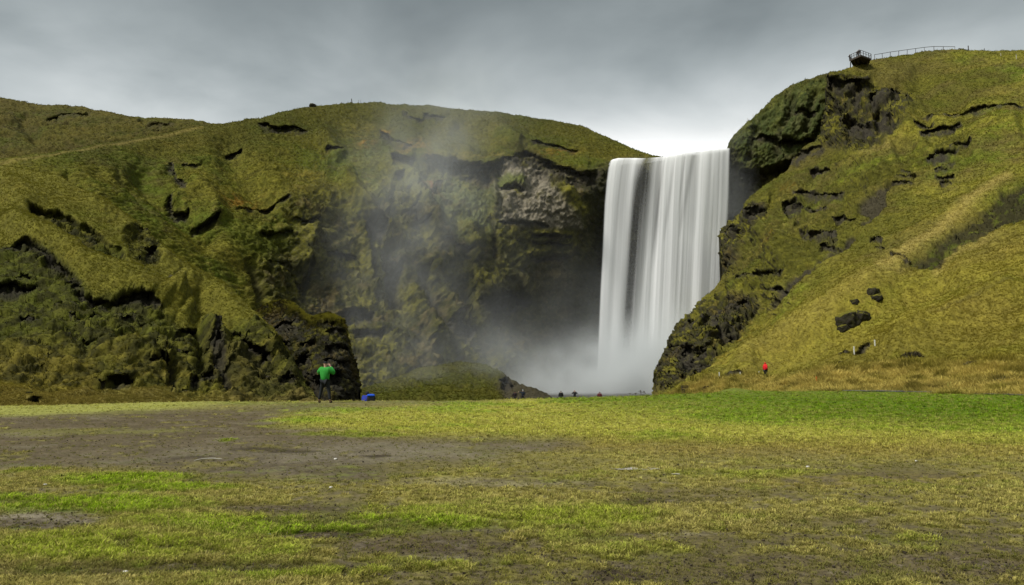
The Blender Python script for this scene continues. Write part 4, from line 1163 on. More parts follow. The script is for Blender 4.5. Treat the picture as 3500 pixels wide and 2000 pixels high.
def build_railing(pxs, tops, label, name='railing'):
    bases = [rim(p) for p in pxs]
    root = empty(name, bases[0]); tag(root, label, 'railing')
    o = bases[0]
    tp = []
    for b, (px, py) in zip(bases, tops):
        d = float(proj(np.array(b))[2]); t = Vector(unproj(px, py, d)); tp.append(t)
        MB().bar(b - o - Vector((0, 0, .5)), t - o, .09).build('railing_post', M_wood, root)
    for a, b in zip(tp[:-1], tp[1:]):
        MB().bar(a - o, b - o, .10, .10).build('rail', M_wood, root)


build_railing([2989, 3015, 3043, 3072, 3101, 3130, 3159, 3192, 3224, 3262], [(2989, 187), (3015, 183), (3043, 178), (3072, 174), (3101, 170), (3130, 166), (3159, 162), (3192, 159), (3224, 159.5), (3264, 160)],
              'long thin handrail climbing the right skyline beside the platform')
build_railing([3277, 3306], [(3277, 165), (3308, 171)], 'short handrail sloping down past the end of the long one', 'railing')


def post(name, base, h, w, mat, label, lean=(0, 0), group=None, cat='post'):
    o = MB().bar((0, 0, -.4), (lean[0], lean[1], h), w).build(name, mat)
    o.location = base
    tag(o, label, cat, group)
    return o


post('marker_post', rim(3310), 1.25, .16, M_wood, 'tall dark post on the right skyline past the short rail')
post('marker_post', rim(3365), .55, .10, M_wood, 'small dark stub post on the right skyline, farthest from the platform')
post('marker_post', right.at(3420, 190), .7, .09, M_palewood, 'pale stake in the grass just under the right skyline, nearer the platform')
post('marker_post', right.at(3474, 200), 1.1, .10, M_palewood, 'taller pale stake in the grass under the right skyline, near the frame edge')


def main_rim(px):
    return Vector(main.P[-1][np.argmin(np.abs(main.ppx[-1] - px))])


post('marker_post', main_rim(1206), 1.3, .22, M_wood, 'thick dark leaning post on the skyline above the cliff', (-.3, 0))
post('stake', main_rim(1226), .9, .07, M_wood, 'thinner short stake right of the leaning post on the skyline', (0, 0), cat='stake')
post('stake', main_rim(1231), 1.0, .07, M_wood, 'rightmost of the stakes beside the leaning skyline post', (0, 0), cat='stake')
post('stake', main_rim(2556), .8, .09, M_palewood, 'tiny pale stake on the rim above the falls, lower of two', cat='stake')
post('stake', main_rim(2574), .8, .09, M_palewood, 'tiny pale stake on the rim above the falls, upper of two', cat='stake')

for px, py, h, lb in [(2460, 1289, .55, 'leftmost of three white posts along the path by the red walker'), (2530, 1289, .55, 'middle of three white posts along the path by the red walker'), (2595, 1289, .60, 'white post standing right beside the walker in red'),
                      (2919, 1207, .62, 'white post above the eroded step, lower of the two on the slope'), (2990, 1181, .60, 'white post higher on the slope above the eroded step')]:
    post('fence_post', right.at(px, py), h, .09, M_white, lb, (random.uniform(-.03, .03), 0), 'white path posts on the right slope')
post('marker_post', right.at(2790, 1314), .55, .07, M_orange, 'small orange marker post in dry grass at the slope foot')
post('marker_post', ground_at(2091, None, 60) + Vector((0, 0, .0)), 2.0, .09, M_wood, 'tiny dark post at the meadow edge in front of the falls')


# ------------------------------------------------------------------ rocks
def rock_mesh(seed, sub=4, rough=.35):
    bm = bmesh.new(); bmesh.ops.create_icosphere(bm, subdivisions=sub, radius=1)
    V = np.array([v.co[:] for v in bm.verts]); n = V / np.linalg.norm(V, axis=1, keepdims=True)
    off = seed * 7.7
    r = 1 + rough * 1.2 * fbm(n + off, 1.1, 2, off=off, mode='ridged') + rough * .5 * fbm(n + off, .35, 3, off=off)
    cell = np.sign(n) * np.abs(n) ** .75
    V = cell * r[:, None]
    for v, c in zip(bm.verts, V): v.co = c
    me = bpy.data.meshes.new('boulder'); bm.to_mesh(me); bm.free()
    me.polygons.foreach_set('use_smooth', np.ones(len(me.polygons), bool))
    co = V
    nz = np.array([v.normal[:] for v in me.vertices])[:, 2]
    b = fbm(co * 3, 1.2, 3, off=off)
    col = np.broadcast_to(C['rock'], co.shape).copy()
    col = cmix(col, 'darkmoss', sst(-.1, .3, b) * .8); col = cmix(col, C['olive'] * .9, sst(.45, .8, nz + .4 * b) * .9)
    a = me.attributes.new('tint', 'FLOAT_COLOR', 'POINT'); a.data.foreach_set('color', rgba(np.clip(col, .004, .5)).astype(np.float32).ravel())
    return me


M_boulder = mat_terrain('mossy_boulder', ((2.5, .4), (9, .35)), .8, 3.5, .3)


def boulder(base, size, rot, seed, label, group=None, name='boulder', cat='boulder'):
    me = rock_mesh(seed); me.materials.append(M_boulder)
    o = link(bpy.data.objects.new(name, me))
    o.location = base; o.scale = size; o.rotation_euler = rot
    return tag(o, label, cat, group)


GB = 'dark boulders on the right slope'
for px, py, wpx, hpx, sd_, lb in [(2905, 1112, 36, 26, 1, 'largest dark boulder in the cluster on the grassy right slope'), (2948, 1092, 26, 20, 2, 'dark boulder touching the upper right of the largest slope boulder'), (2882, 1130, 18, 12, 3, 'small dark boulder below the largest slope boulder'),
                                  (2924, 1040, 15, 11, 4, 'small boulder between the big cluster and the upper pair'), (2990, 1008, 20, 14, 5, 'higher rounded boulder of the upper pair on the right slope'), (3000, 1026, 18, 12, 6, 'lower flat boulder of the upper pair on the right slope')]:
    p = right.at(px, py); k = proj(np.array(p))[2] / FPX
    boulder(p + Vector((0, .2, .45 * hpx * k)), (wpx * k * .98, wpx * k * .8, hpx * k * 1.15), (random.uniform(-.2, .2), random.uniform(-.3, .3), random.uniform(0, 3)), sd_, lb, GB)
p = main_rim(1069); boulder(p + Vector((0, 0, .2)), (.85, .7, .75), (0, 0, .3), 8, 'single dark block of rock on the central skyline', name='boulder')
p = left.at(100, 1345); boulder(p, (.17, .13, .08), (0, 0, .4), 9, 'flat dark stone in the dry grass at the far left')


# ------------------------------------------------------------------ people
def skin(name, comps, mat, parent, sub=1):
    """comps: list of (verts, edges, radii, root index); one smooth surface grown along the joints"""
    me = bpy.data.meshes.new(name)
    V, E, Rr, roots = [], [], [], []
    for v, e, r, root in comps:
        b = len(V); V += [tuple(q) for q in v]; E += [(i + b, j + b) for i, j in e]; Rr += list(r); roots.append(b + root)
    me.from_pydata(V, E, [])
    o = bpy.data.objects.new(name, me); COL.objects.link(o)
    sk = o.modifiers.new('skin', 'SKIN'); sk.use_smooth_shade = True
    for i, d in enumerate(me.skin_vertices[0].data):
        r = Rr[i]
        d.radius = r if isinstance(r, tuple) else (r, r)
        d.use_root = i in roots
    ss = o.modifiers.new('sub', 'SUBSURF'); ss.levels = sub; ss.render_levels = sub
    dg = bpy.context.evaluated_depsgraph_get(); dg.update()
    m2 = bpy.data.meshes.new_from_object(o.evaluated_get(dg), depsgraph=dg)
    bpy.data.objects.remove(o); bpy.data.meshes.remove(me)
    m2.name = name; m2.materials.clear(); m2.materials.append(mat)
    if len(m2.polygons): m2.polygons.foreach_set('use_smooth', np.ones(len(m2.polygons), bool))
    return link(bpy.data.objects.new(name, m2), parent)


_mats = {}


def cloth(col):
    if col not in _mats: _mats[col] = mat_simple('cloth', col, .85, .2, 14)
    return _mats[col]


M_skin = mat_simple('bare_skin', (.42, .25, .18), .6, .08, 20)
POSES = {'stand': ((.27, -.02, 1.14), (.28, .07, .88)), 'pockets': ((.31, -.06, 1.15), (.20, .10, .97)), 'camera': ((.38, .10, 1.24), (.10, .25, 1.55)), 'rail': ((.25, .14, 1.20), (.18, .40, 1.10)), 'point': ((.38, .16, 1.36), (.55, .42, 1.42))}


def hand(w, d, side):
    """five unequal fingers, slightly curled, growing from a palm at wrist w along direction d"""
    d = Vector(d).normalized()
    s = d.cross(Vector((0, 0, 1)))
    s = Vector((1, 0, 0)) if s.length < .2 else s.normalized()
    nrm = s.cross(d)
    w = Vector(w); palm = w + d * .07
    out = [([w, w + d * .05, palm + d * .02], [(0, 1), (1, 2)], [(.026, .02), (.034, .016), (.036, .014)], 0)]
    for k, L in enumerate((.075, .085, .080, .062)):
        b = palm + s * ((k - 1.5) * .019)
        out.append(([b, b + d * (L * .55) + nrm * .006, b + d * (L * .95) + nrm * .024], [(0, 1), (1, 2)], [.0095, .009, .0075], 0))
    t = w + d * .035 + s * (side * .028)
    out.append(([t, t + d * .03 + s * (side * .028), t + d * .06 + s * (side * .034)], [(0, 1), (1, 2)], [.012, .011, .009], 0))
    return out


def person(label, loc, rz, pose=('stand', 'stand'), jacket=(.02, .02, .025), trousers=(.015, .015, .018), headgear=None, hat=(.02, .02, .02), collar=None, scale=1.0, wide=.0, lean=0.0, group=None, puff=.03):
    root = empty('person', loc, rz); tag(root, label, 'person', group); root.scale = (scale,) * 3
    ly = lean
    pel, spi, che, nek = (0, 0, .95), (0, ly * .3, 1.14), (0, ly * .7, 1.34), (0, ly, 1.49)
    hb, hm, ht = (0, ly + .015, 1.585), (0, ly + .02, 1.645), (0, ly + .01, 1.705)
    arms = []
    for sd_, ps in ((-1, pose[0]), (1, pose[1])):
        e, w = POSES[ps]
        arms.append(((sd_ * .185, ly * .85, 1.425), (sd_ * e[0], e[1] + ly, e[2]), (sd_ * w[0], w[1] + ly, w[2])))
    legs = [((sd_ * .095, 0, .91), (sd_ * (.115 + wide * .5), .03, .50), (sd_ * (.12 + wide), -.01, .09), (sd_ * (.13 + wide), .15, .045)) for sd_ in (-1, 1)]
    bv = [pel, spi, che, nek, hb, hm, ht]; be = [(0, 1), (1, 2), (2, 3), (3, 4), (4, 5), (5, 6)]; br_ = [(.15, .11), (.135, .10), (.165, .11), .055, (.068, .08), (.078, .098), (.062, .075)]
    for a in arms:
        i = len(bv); bv += list(a); be += [(2, i), (i, i + 1), (i + 1, i + 2)]; br_ += [.062, .045, .030]
    for l in legs:
        i = len(bv); bv += list(l); be += [(0, i), (i, i + 1), (i + 1, i + 2), (i + 2, i + 3)]; br_ += [.085, .058, .042, .035]
    comps = [(bv, be, br_, 0)]
    for k, a in enumerate(arms): comps += hand(a[2], Vector(a[2]) - Vector(a[1]), 1 if k == 0 else -1)
    fy = ly + .02
    comps.append(([(0, fy + .075, 1.655), (0, fy + .105, 1.625)], [(0, 1)], [.010, .014], 0))          # nose
    comps.append(([(-.022, fy + .088, 1.588), (.022, fy + .088, 1.588)], [(0, 1)], [.007, .007], 0))    # mouth
    for sd_ in (-1, 1):
        comps.append(([(sd_ * .078, fy - .01, 1.66), (sd_ * .082, fy - .015, 1.625)], [(0, 1)], [.016, .012], 0))   # ears
        comps.append(([(sd_ * .03, fy + .078, 1.658), (sd_ * .034, fy + .080, 1.658)], [(0, 1)], [.011, .011], 0))  # eyes
    skin('body', comps, M_skin, root)
    # jacket: torso and sleeves
    jv = [(0, 0, .86), spi, che, (0, ly, 1.47)]; je = [(0, 1), (1, 2), (2, 3)]; jr = [(.175 + puff, .13 + puff), (.15 + puff, .12 + puff), (.175 + puff, .125 + puff), (.075, .075)]
    for a in arms:
        i = len(jv); w2 = Vector(a[1]).lerp(Vector(a[2]), .92)
        jv += [a[0], a[1], w2[:]]; je += [(2, i), (i, i + 1), (i + 1, i + 2)]; jr += [.072 + puff, .058 + puff * .8, .045 + puff * .3]
    jo = skin('jacket', [(jv, je, jr, 0)], cloth(jacket), root)
    if collar: skin('collar', [([(-.05, ly, 1.50), (.05, ly, 1.50)], [(0, 1)], [(.10, .075)] * 2, 0)], cloth(collar), jo)
    tv = [pel]; te = []; tr_ = [(.165, .125)]
    for l in legs:
        i = len(tv); tv += [l[0], l[1], (l[2][0], l[2][1], .12)]; te += [(0, i), (i, i + 1), (i + 1, i + 2)]; tr_ += [.105, .078, .062]
    skin('trousers', [(tv, te, tr_, 0)], cloth(trousers), root)
    for l in legs:
        skin('boot', [([(l[2][0], l[2][1], .13), (l[2][0], l[2][1] - .01, .05), (l[3][0], l[3][1], .042)], [(0, 1), (1, 2)], [.055, (.05, .05), (.05, .038)], 1)], cloth((.018, .015, .012)), root)
    if headgear == 'hat': skin('woolly_hat', [([(0, fy - .015, 1.655), (0, fy - .015, 1.70), (0, fy - .02, 1.755)], [(0, 1), (1, 2)], [(.098, .108), (.090, .10), (.045, .05)], 0)], cloth(hat), root)
    elif headgear == 'hood': skin('hood', [([(0, fy - .05, 1.53), (0, fy - .03, 1.64), (0, fy - .03, 1.73)], [(0, 1), (1, 2)], [(.095, .09), (.112, .11), (.075, .08)], 0)], cloth(hat), root)
    else: skin('hair', [([(0, fy - .045, 1.60), (0, fy - .025, 1.675), (0, fy - .005, 1.725)], [(0, 1), (1, 2)], [(.075, .06), (.088, .09), (.06, .075)], 0)], cloth((.022, .015, .010)), root)
    return root


# walker in green out on the trampled earth, photographing the falls
p = ground_at(1109, None, 34.0)
person('person in bright green jacket with raised elbows on the trampled earth', p, R(-16), ('camera', 'camera'), (.022, .24, .028), (.010, .012, .014), 'hat', (.010, .010, .012), wide=.14, scale=1.0, puff=.055)

# person crouched past the meadow edge, and a rucksack
p = ground_at(1250, None, 41.5)


def crouched(loc, rz):
    root = empty('person', loc, rz)
    tag(root, 'person crouching in a dark blue jacket at the meadow edge beside a rucksack', 'person')
    pel, spi, che, nek = (0, -.12, .30), (0, -.05, .48), (0, .06, .66), (0, .13, .79)
    hb, hm, ht = (0, .17, .87), (0, .185, .93), (0, .175, .985)
    bv = [pel, spi, che, nek, hb, hm, ht]; be = [(0, 1), (1, 2), (2, 3), (3, 4), (4, 5), (5, 6)]; br_ = [(.15, .12), (.14, .11), (.16, .11), .055, (.068, .08), (.078, .098), (.062, .075)]
    arms = []; legs = []
    for sd_ in (-1, 1):
        a = ((sd_ * .19, .08, .73), (sd_ * .30, .26, .55), (sd_ * .14, .46, .48)); arms.append(a)
        i = len(bv); bv += list(a); be += [(2, i), (i, i + 1), (i + 1, i + 2)]; br_ += [.062, .045, .03]
        l = ((sd_ * .10, -.08, .30), (sd_ * .19, .30, .44), (sd_ * .15, .02, .09), (sd_ * .17, .18, .045)); legs.append(l)
        i = len(bv); bv += list(l); be += [(0, i), (i, i + 1), (i + 1, i + 2), (i + 2, i + 3)]; br_ += [.085, .06, .042, .035]
    comps = [(bv, be, br_, 0)]
    for k, a in enumerate(arms): comps += hand(a[2], Vector(a[2]) - Vector(a[1]), 1 if k == 0 else -1)
    comps.append(([(0, .26, .94), (0, .29, .91)], [(0, 1)], [.010, .014], 0))
    skin('body', comps, M_skin, root)
    jv = [(0, -.13, .28), spi, che, (0, .12, .78)]; je = [(0, 1), (1, 2), (2, 3)]; jr = [(.20, .17), (.19, .16), (.21, .16), (.08, .08)]
    for a in arms:
        i = len(jv); jv += [a[0], a[1], Vector(a[1]).lerp(Vector(a[2]), .9)[:]]; je += [(2, i), (i, i + 1), (i + 1, i + 2)]; jr += [.10, .08, .055]
    skin('jacket', [(jv, je, jr, 0)], cloth((.008, .022, .22)), root)
    tv = [pel]; te = []; tr_ = [(.17, .14)]
    for l in legs:
        i = len(tv); tv += [l[0], l[1], (l[2][0], l[2][1], .12)]; te += [(0, i), (i, i + 1), (i + 1, i + 2)]; tr_ += [.11, .085, .06]
        skin('boot', [([(l[2][0], l[2][1], .13), (l[2][0], l[2][1] - .01, .05), (l[3][0], l[3][1], .042)], [(0, 1), (1, 2)], [.055, .05, (.05, .038)], 1)], cloth((.018, .015, .012)), root)
    skin('trousers', [(tv, te, tr_, 0)], cloth((.013, .013, .016)), root)
    skin('hood', [([(0, .10, .80), (0, .15, .92), (0, .155, 1.01)], [(0, 1), (1, 2)], [(.10, .09), (.118, .115), (.08, .085)], 0)], cloth((.008, .009, .015)), root)
    return root


LIFT = float(Vector(unproj(1250, 1337, 41.5))[2])           # top of the hood in the photograph
crouched(Vector((p.x, p.y, max(LIFT - 1.03, p.z))), R(-25))
p2 = ground_at(1269, None, 41.0)
rk = empty('rucksack', p2, R(10)); tag(rk, 'big dark rucksack with a bright blue top beside the crouching person', 'rucksack')
hz = max(.45, float(Vector(unproj(1269, 1347, 41.0))[2]) - p2.z)


def rounded(name, c, size, mat, parent, bev=.08):
    bm = bmesh.new(); bmesh.ops.create_cube(bm, size=1)
    bmesh.ops.scale(bm, vec=size, verts=bm.verts)
    bmesh.ops.bevel(bm, geom=bm.edges, offset=bev, segments=3, affect='EDGES', profile=.6)
    bmesh.ops.translate(bm, vec=c, verts=bm.verts)
    me = bpy.data.meshes.new(name); bm.to_mesh(me); bm.free(); me.materials.append(mat)
    me.polygons.foreach_set('use_smooth', np.ones(len(me.polygons), bool))
    return link(bpy.data.objects.new(name, me), parent)


rounded('pack_body', (0, 0, (hz - .10) / 2), (.44, .32, hz - .10), cloth((.010, .010, .014)), rk, .10)
rounded('pack_lid', (-.02, -.01, hz - .07), (.40, .33, .14), cloth((.008, .07, .50)), rk, .09)
rounded('pack_pocket', (0, -.18, hz * .34), (.28, .10, hz * .40), cloth((.012, .012, .02)), rk, .035)
for sx in (-.11, .11): MB().bar((sx, .16, hz * .15), (sx, .18, hz * .72), .05, .015).build('strap', cloth((.012, .012, .014)), rk)


def far_person(px, head_py, dist, label, **k):
    z = float(unproj(px, head_py, dist)[2]); g = ground_at(px, None, dist)
    sc = k.pop('scale', 1.0)
    h = 1.77 * sc
    base = Vector((g.x, g.y, z - h))
    if base.z < g.z: base.z = g.z
    return person(label, base, k.pop('rz', 0), scale=sc, **k)


GV = 'visitors on the river flat in front of the falls'


def stand_on_flat(px, head_py, label, **k):
    """find how far out on the flat a standing adult shows its head at head_py"""
    best = None
    for d in np.arange(58, 112, 1.0):
        g = ground_at(px, None, d)
        e = abs(float(proj(np.array(g) + np.array([0, 0, 1.77]))[1]) - head_py)
        if best is None or e < best[0]: best = (e, d)
    return far_person(px, head_py, best[1], label, group=GV, **k)


stand_on_flat(1760, 1336, 'person in dark coat with red collar, leftmost of the far visitors', jacket=(.02, .012, .014), collar=(.55, .02, .05), pose=('pockets', 'pockets'), hat=(.02, .015, .014), headgear='hood')
stand_on_flat(1787, 1332, 'person in white hat and dark coat holding one arm out', jacket=(.012, .018, .028), pose=('point', 'pockets'), headgear='hat', hat=(.62, .70, .75))
stand_on_flat(1917, 1335, 'bareheaded person in loose dark jacket with arms hanging before the falls', jacket=(.016, .017, .016), pose=('stand', 'stand'), puff=.05)
stand_on_flat(1964, 1333, 'person in black with a pale pink hat, hands raised to face', jacket=(.010, .010, .012), pose=('camera', 'camera'), headgear='hat', hat=(.75, .55, .52))
stand_on_flat(2049, 1338, 'person in dull red hooded jacket in front of the falls', jacket=(.11, .028, .032), pose=('pockets', 'pockets'), headgear='hood', hat=(.14, .05, .045), puff=.05)

p = right.at(2617, 1296)
person('person in a red hooded jacket walking the path at the slope foot', p + Vector((0, 0, -.05)), R(-70), ('stand', 'pockets'), (.62, .012, .016), (.02, .02, .022), 'hood', (.55, .012, .016), puff=.05)

GP = 'people on the lookout platform'
pn_ = pLf.lerp(pNn, .74) + Vector((.35, .9, 0)); person('left one of the two people standing together at the platform front', pn_, R(150), ('rail', 'rail'), (.02, .018, .02), group=GP)
pn_ = pNn + Vector((.15, 1.1, 0)); person('taller right one of the two people at the platform front', pn_, R(170), ('pockets', 'pockets'), (.018, .018, .022), headgear='hood', hat=(.02, .02, .022), scale=1.05, group=GP)
pn_ = pLf + Vector((.45, .9, 0)); person('person alone at the left end of the platform', pn_, R(110), ('rail', 'rail'), (.022, .016, .014), group=GP)


# ------------------------------------------------------------------ bench
def build_bench(base, rz):
    root = empty('bench', base, rz); tag(root, 'small weathered wooden bench in dry grass below the dark crag', 'bench')
    for y in (-.12, .02, .16): MB().box((0, y, .45), (1.3, .11, .04)).build('seat_slat', M_wood, root)
    for z in (.62, .78): MB().box((0, .26, z), (1.3, .03, .11)).build('back_slat', M_wood, root)
    for x in (-.55, .55):
        MB().bar((x, -.15, 0), (x, -.15, .43), .07).build('leg', M_wood, root)
        MB().bar((x, .20, 0), (x, .27, .86), .07).build('leg', M_wood, root)
        MB().box((x, .02, .41), (.06, .42, .05)).build('seat_bearer', M_wood, root)
    return root


build_bench(right.at(2348, 1342) + Vector((0, 0, -.05)), R(25))


# ------------------------------------------------------------------ bushes and plants
def leaf_cloud(n, rad, size, seed, hollow=.5):
    r = np.random.default_rng(seed)
    d = r.normal(size=(n, 3)); d /= np.linalg.norm(d, axis=1, keepdims=True); d[:, 2] = np.abs(d[:, 2]) * 1.0 - .15
    lump_ = 1 + .45 * fbm(d * 2 + seed, .8, 2, off=seed)
    p_ = d * (hollow + (1 - hollow) * r.random((n, 1)) ** .6) * lump_[:, None] * np.array(rad)
    a = r.normal(size=(n, 3)); a /= np.linalg.norm(a, axis=1, keepdims=True)
    b = np.cross(a, r.normal(size=(n, 3))); b /= np.linalg.norm(b, axis=1, keepdims=True)
    s_ = size * (.6 + .8 * r.random((n, 1)))
    V = np.stack([p_ - a * s_, p_ + b * s_ * .4, p_ + a * s_, p_ - b * s_ * .4], 1)
    return V.reshape(-1, 3), np.arange(n * 4).reshape(-1, 4)


def bush(base, rad, size, n, colr, seed, label, group=None):
    root = empty('bush', base); tag(root, label, 'bush', group)
    V, F_ = leaf_cloud(n, rad, size, seed)
    r = np.random.default_rng(seed + 5)
    t = np.repeat(np.clip(np.array(colr) * (1 + .45 * r.normal(size=(n, 1))), .004, .5), 4, 0)
    mesh_np('foliage', V, F_, M_leaf, root, {'tint': ('FLOAT_COLOR', rgba(t))}, False)
    mb = MB()
    for k in range(7):
        a = r.random() * 6.28
        mb.bar((0, 0, -.2), (math.cos(a) * rad[0] * .6, math.sin(a) * rad[1] * .6, rad[2] * .75), .03, .01, 5)
    mb.build('stems', M_wood, root)


M_leaf = mat_terrain('leaves', ((8, .25),), .0, 8, .01, .7)
for px, py, wpx, hpx, c, lb in [(3120, 1228, 42, 30, (.034, .028, .014), 'dark brown bush low on the right slope'), (3325, 1250, 32, 16, (.075, .066, .045), 'low greyish leafless bush near the foot of the right slope'), (3432, 1250, 36, 20, (.17, .14, .014), 'yellow green bush near the right frame edge'),
                                (2760, 1318, 18, 12, (.05, .04, .018), 'dark tuft of shrub in dry grass below the red walker'), (3065, 1318, 34, 18, (.06, .062, .015), 'olive shrub among the dry grass at the right slope foot'), (2705, 1326, 18, 11, (.06, .042, .02), 'brown shrub at the meadow edge right of the bench'),
                                (3215, 1320, 30, 16, (.075, .07, .016), 'low olive shrub at the right meadow edge, right of the gravel path start'), (3440, 1310, 42, 24, (.06, .055, .016), 'broad dark olive shrub at the right frame edge by the gravel path'), (2420, 1330, 20, 12, (.07, .045, .02), 'brown shrub right of the small bench')]:
    p = right.at(px, py); k = float(proj(np.array(p))[2]) / FPX
    bush(p, (wpx * k, wpx * k * .8, hpx * k), .085, 1500, c, px, lb)


def herb(base, h, n, seed, label, name='plant'):
    r = np.random.default_rng(seed)
    root = empty(name, base); tag(root, label, 'plant')
    st = MB(); hd = MB()
    for k in range(n):
        a = r.random() * 6.28; L_ = h * (.6 + .4 * r.random()); sp = .10 + .22 * r.random()
        tip = Vector((math.cos(a) * sp, math.sin(a) * sp, L_))
        st.bar((math.cos(a) * .04, math.sin(a) * .04, -.1), tip, .012, .006, 5)
        for j in range(5): hd.ball(tip + Vector(r.normal(size=3) * .035), .018 + .016 * r.random(), 1)
    st.build('stems', M_wood, root); tag(hd.build('seed_heads', cloth((.05, .035, .018)), root), kind='stuff')


def edge_plant(px, py_top, d, label, **k):
    g = ground_at(px, None, d); z = float(unproj(px, py_top, d)[2])
    return g, max(.35, z - g.z)


for px, py, d, n, sd_, lb in [(2160, 1343, 56, 7, 1, 'thin dry plant at the meadow edge, leftmost of the group before the falls'), (2198, 1336, 56, 11, 3, 'dry plant with seed heads at the meadow edge right of the brown bush'), (2212, 1341, 57, 8, 4, 'short dry plant at the meadow edge beside the right hillside')]:
    g, hh = edge_plant(px, py, d, lb); herb(g, hh, n, sd_, lb)
g, hh = edge_plant(2178, 1335, 57, '')
bush(g + Vector((0, 0, hh * .45)), (.22, .2, hh * .5), .05, 500, (.05, .042, .022), 77, 'small brown bush at the meadow edge in front of the falls')

# ------------------------------------------------------------------ things lying on the meadow
GS = 'pale stones lying on the meadow'
for px, py, r_, lb in [(430, 1958, 0.017, 'white stone near the bottom left of the meadow'), (1131, 1661, 0.017, 'white stone in the middle of the meadow on thin turf'), (155, 1647, 0.018, 'pale stone left of the bright green turf'), (2761, 1602, 0.020, 'pale stone on the olive turf, nearer the white mud patch of the two at right'),
                       (3132, 1586, 0.018, 'small pale stone farthest right on the meadow'), (918, 1828, .015, 'small pale stone by the dark scuffed spot'), (1147, 1568, 0.020, 'pale stone on the bare earth behind the stick')]:
    d = float(ground_dist(py)); g = ground_at(px, None, d)
    me = rock_mesh(px % 13, 2, .25); me.attributes.remove(me.attributes['tint']); me.materials.append(M_stone)
    o = link(bpy.data.objects.new('stone', me)); o.location = g + Vector((0, 0, r_ * .3)); o.scale = (r_ * 1.3, r_, r_ * .7); o.rotation_euler = (0, 0, px)
    tag(o, lb, 'stone', GS)
g = ground_at(715, None, float(ground_dist(1573)))
stk = skin('stick', [([(-.20, -.12, .02), (-.10, -.01, .035), (.03, .03, .035), (.19, .04, .025), (.08, .12, .03)], [(0, 1), (1, 2), (2, 3), (2, 4)], [.006, .009, .010, .006, .004], 1)], M_palewood, None)
stk.location = g; stk.rotation_euler = (0, 0, R(6)); tag(stk, 'pale bent driftwood stick on the trampled earth', 'stick')

M_mud = mat_simple('dried_mud', (.33, .31, .27), .75, .3, 9)
for px, py, wx_, wy_ in [(2172, 1606, .30, .20), (2345, 1624, .22, .06)]:
    g = ground_at(px, None, float(ground_dist(py)))
    a = np.linspace(0, 2 * math.pi, 40, endpoint=False)
    rr_ = 1 + .5 * pn(np.cos(a) * 1.4 + px, np.sin(a) * 1.4, 0 * a) + .25 * pn(np.cos(a) * 4 + px, np.sin(a) * 4, 1 + 0 * a)
    V = np.stack([np.cos(a) * wx_ * rr_, np.sin(a) * wy_ * rr_, 0 * a], -1)
    V = np.concatenate([V, [[0, 0, 0]]]); F_ = np.array([[i, (i + 1) % 40, 40] for i in range(40)])
    o = mesh_np('mud_patch', V, F_, M_mud, None, None, False); o.location = g + Vector((0, 0, .012)); tag(o, kind='structure')


def build_path():
    t = np.linspace(0, 1, 160)[:, None]; w = np.linspace(-1, 1, 9)[None]
    pxs = lerp(2880, 3900, t); pyc = interp_pts([(2880, 1336.5), (3100, 1338.5), (3300, 1343), (3500, 1348.5), (3900, 1362)], pxs[:, 0])[:, None]
    half = interp_pts([(2880, 1.2), (3100, 2.8), (3500, 4.2), (3900, 6)], pxs[:, 0])[:, None]
    py = pyc + half * w * (1 + .35 * pn(pxs / 40, 0 * pxs, 2.2 + 0 * pxs))
    d = ground_dist(py)
    X = (pxs - CX) / FPX * d; Y = (d + CAMH * ST) / CT
    Z = field_z(X, Y) + .045 + .02 * fbm(np.stack([X, Y, 0 * X], -1), .5, 2)
    col = np.broadcast_to(np.array((.085, .085, .088)), X.shape + (3,)) * (1 + .6 * fbm(np.stack([X, Y, 0 * X], -1), .8, 3))[..., None]
    o = mesh_np('gravel_path', np.stack([X, Y, Z], -1), grid_faces(160, 9), mat_terrain('gravel', ((6, .4), (25, .4)), .8, 20, .03), None, {'tint': ('FLOAT_COLOR', rgba(np.clip(col, .01, .5)))})
    tag(o, kind='structure')


build_path()

# ------------------------------------------------------------------ grass
M_blade, nt, N, L, out = new_mat('grass_blade')
at_ = N('ShaderNodeAttribute'); at_.attribute_name = 'tint'; at_.attribute_type = 'INSTANCER'
df = N('ShaderNodeBsdfDiffuse'); L(at_.outputs['Color'], df.inputs[0])
tl = N('ShaderNodeBsdfTranslucent'); L(at_.outputs['Color'], tl.inputs[0])
mx_ = N('ShaderNodeMixShader'); mx_.inputs[0].default_value = .35; L(df.outputs[0], mx_.inputs[1]); L(tl.outputs[0], mx_.inputs[2]); L(mx_.outputs[0], out.inputs[0])


def tuft(name, nb, spread, lean, width, seed):
    r = np.random.default_rng(seed); V = []; F_ = []
    for k in range(nb):
        a = r.random() * 6.28; q = r.random() ** .5 * spread
        b = np.array([math.cos(a) * q, math.sin(a) * q, -.1]); a2 = a + r.normal() * .9
        dr = np.array([math.cos(a2), math.sin(a2), 0]) * lean * (.4 + .9 * r.random()); h = .55 + .5 * r.random()
        sd_ = np.array([-math.sin(a2 + r.normal()), math.cos(a2), 0]); sd_ /= np.linalg.norm(sd_); sd_ = sd_ * width * (.7 + .6 * r.random())
        m_ = b + dr * .35 + np.array([0, 0, .1 + h * .62]); t_ = b + dr + np.array([0, 0, .1 + h])
        i = len(V); V += [b - sd_, b + sd_, m_ + sd_ * .75, m_ - sd_ * .75, t_]
        F_ += [(i, i + 1, i + 2, i + 3), (i + 3, i + 2, i + 4)]
    me = bpy.data.meshes.new(name); me.from_pydata([tuple(v) for v in V], [], F_); me.materials.append(M_blade)
    return bpy.data.objects.new(name, me)


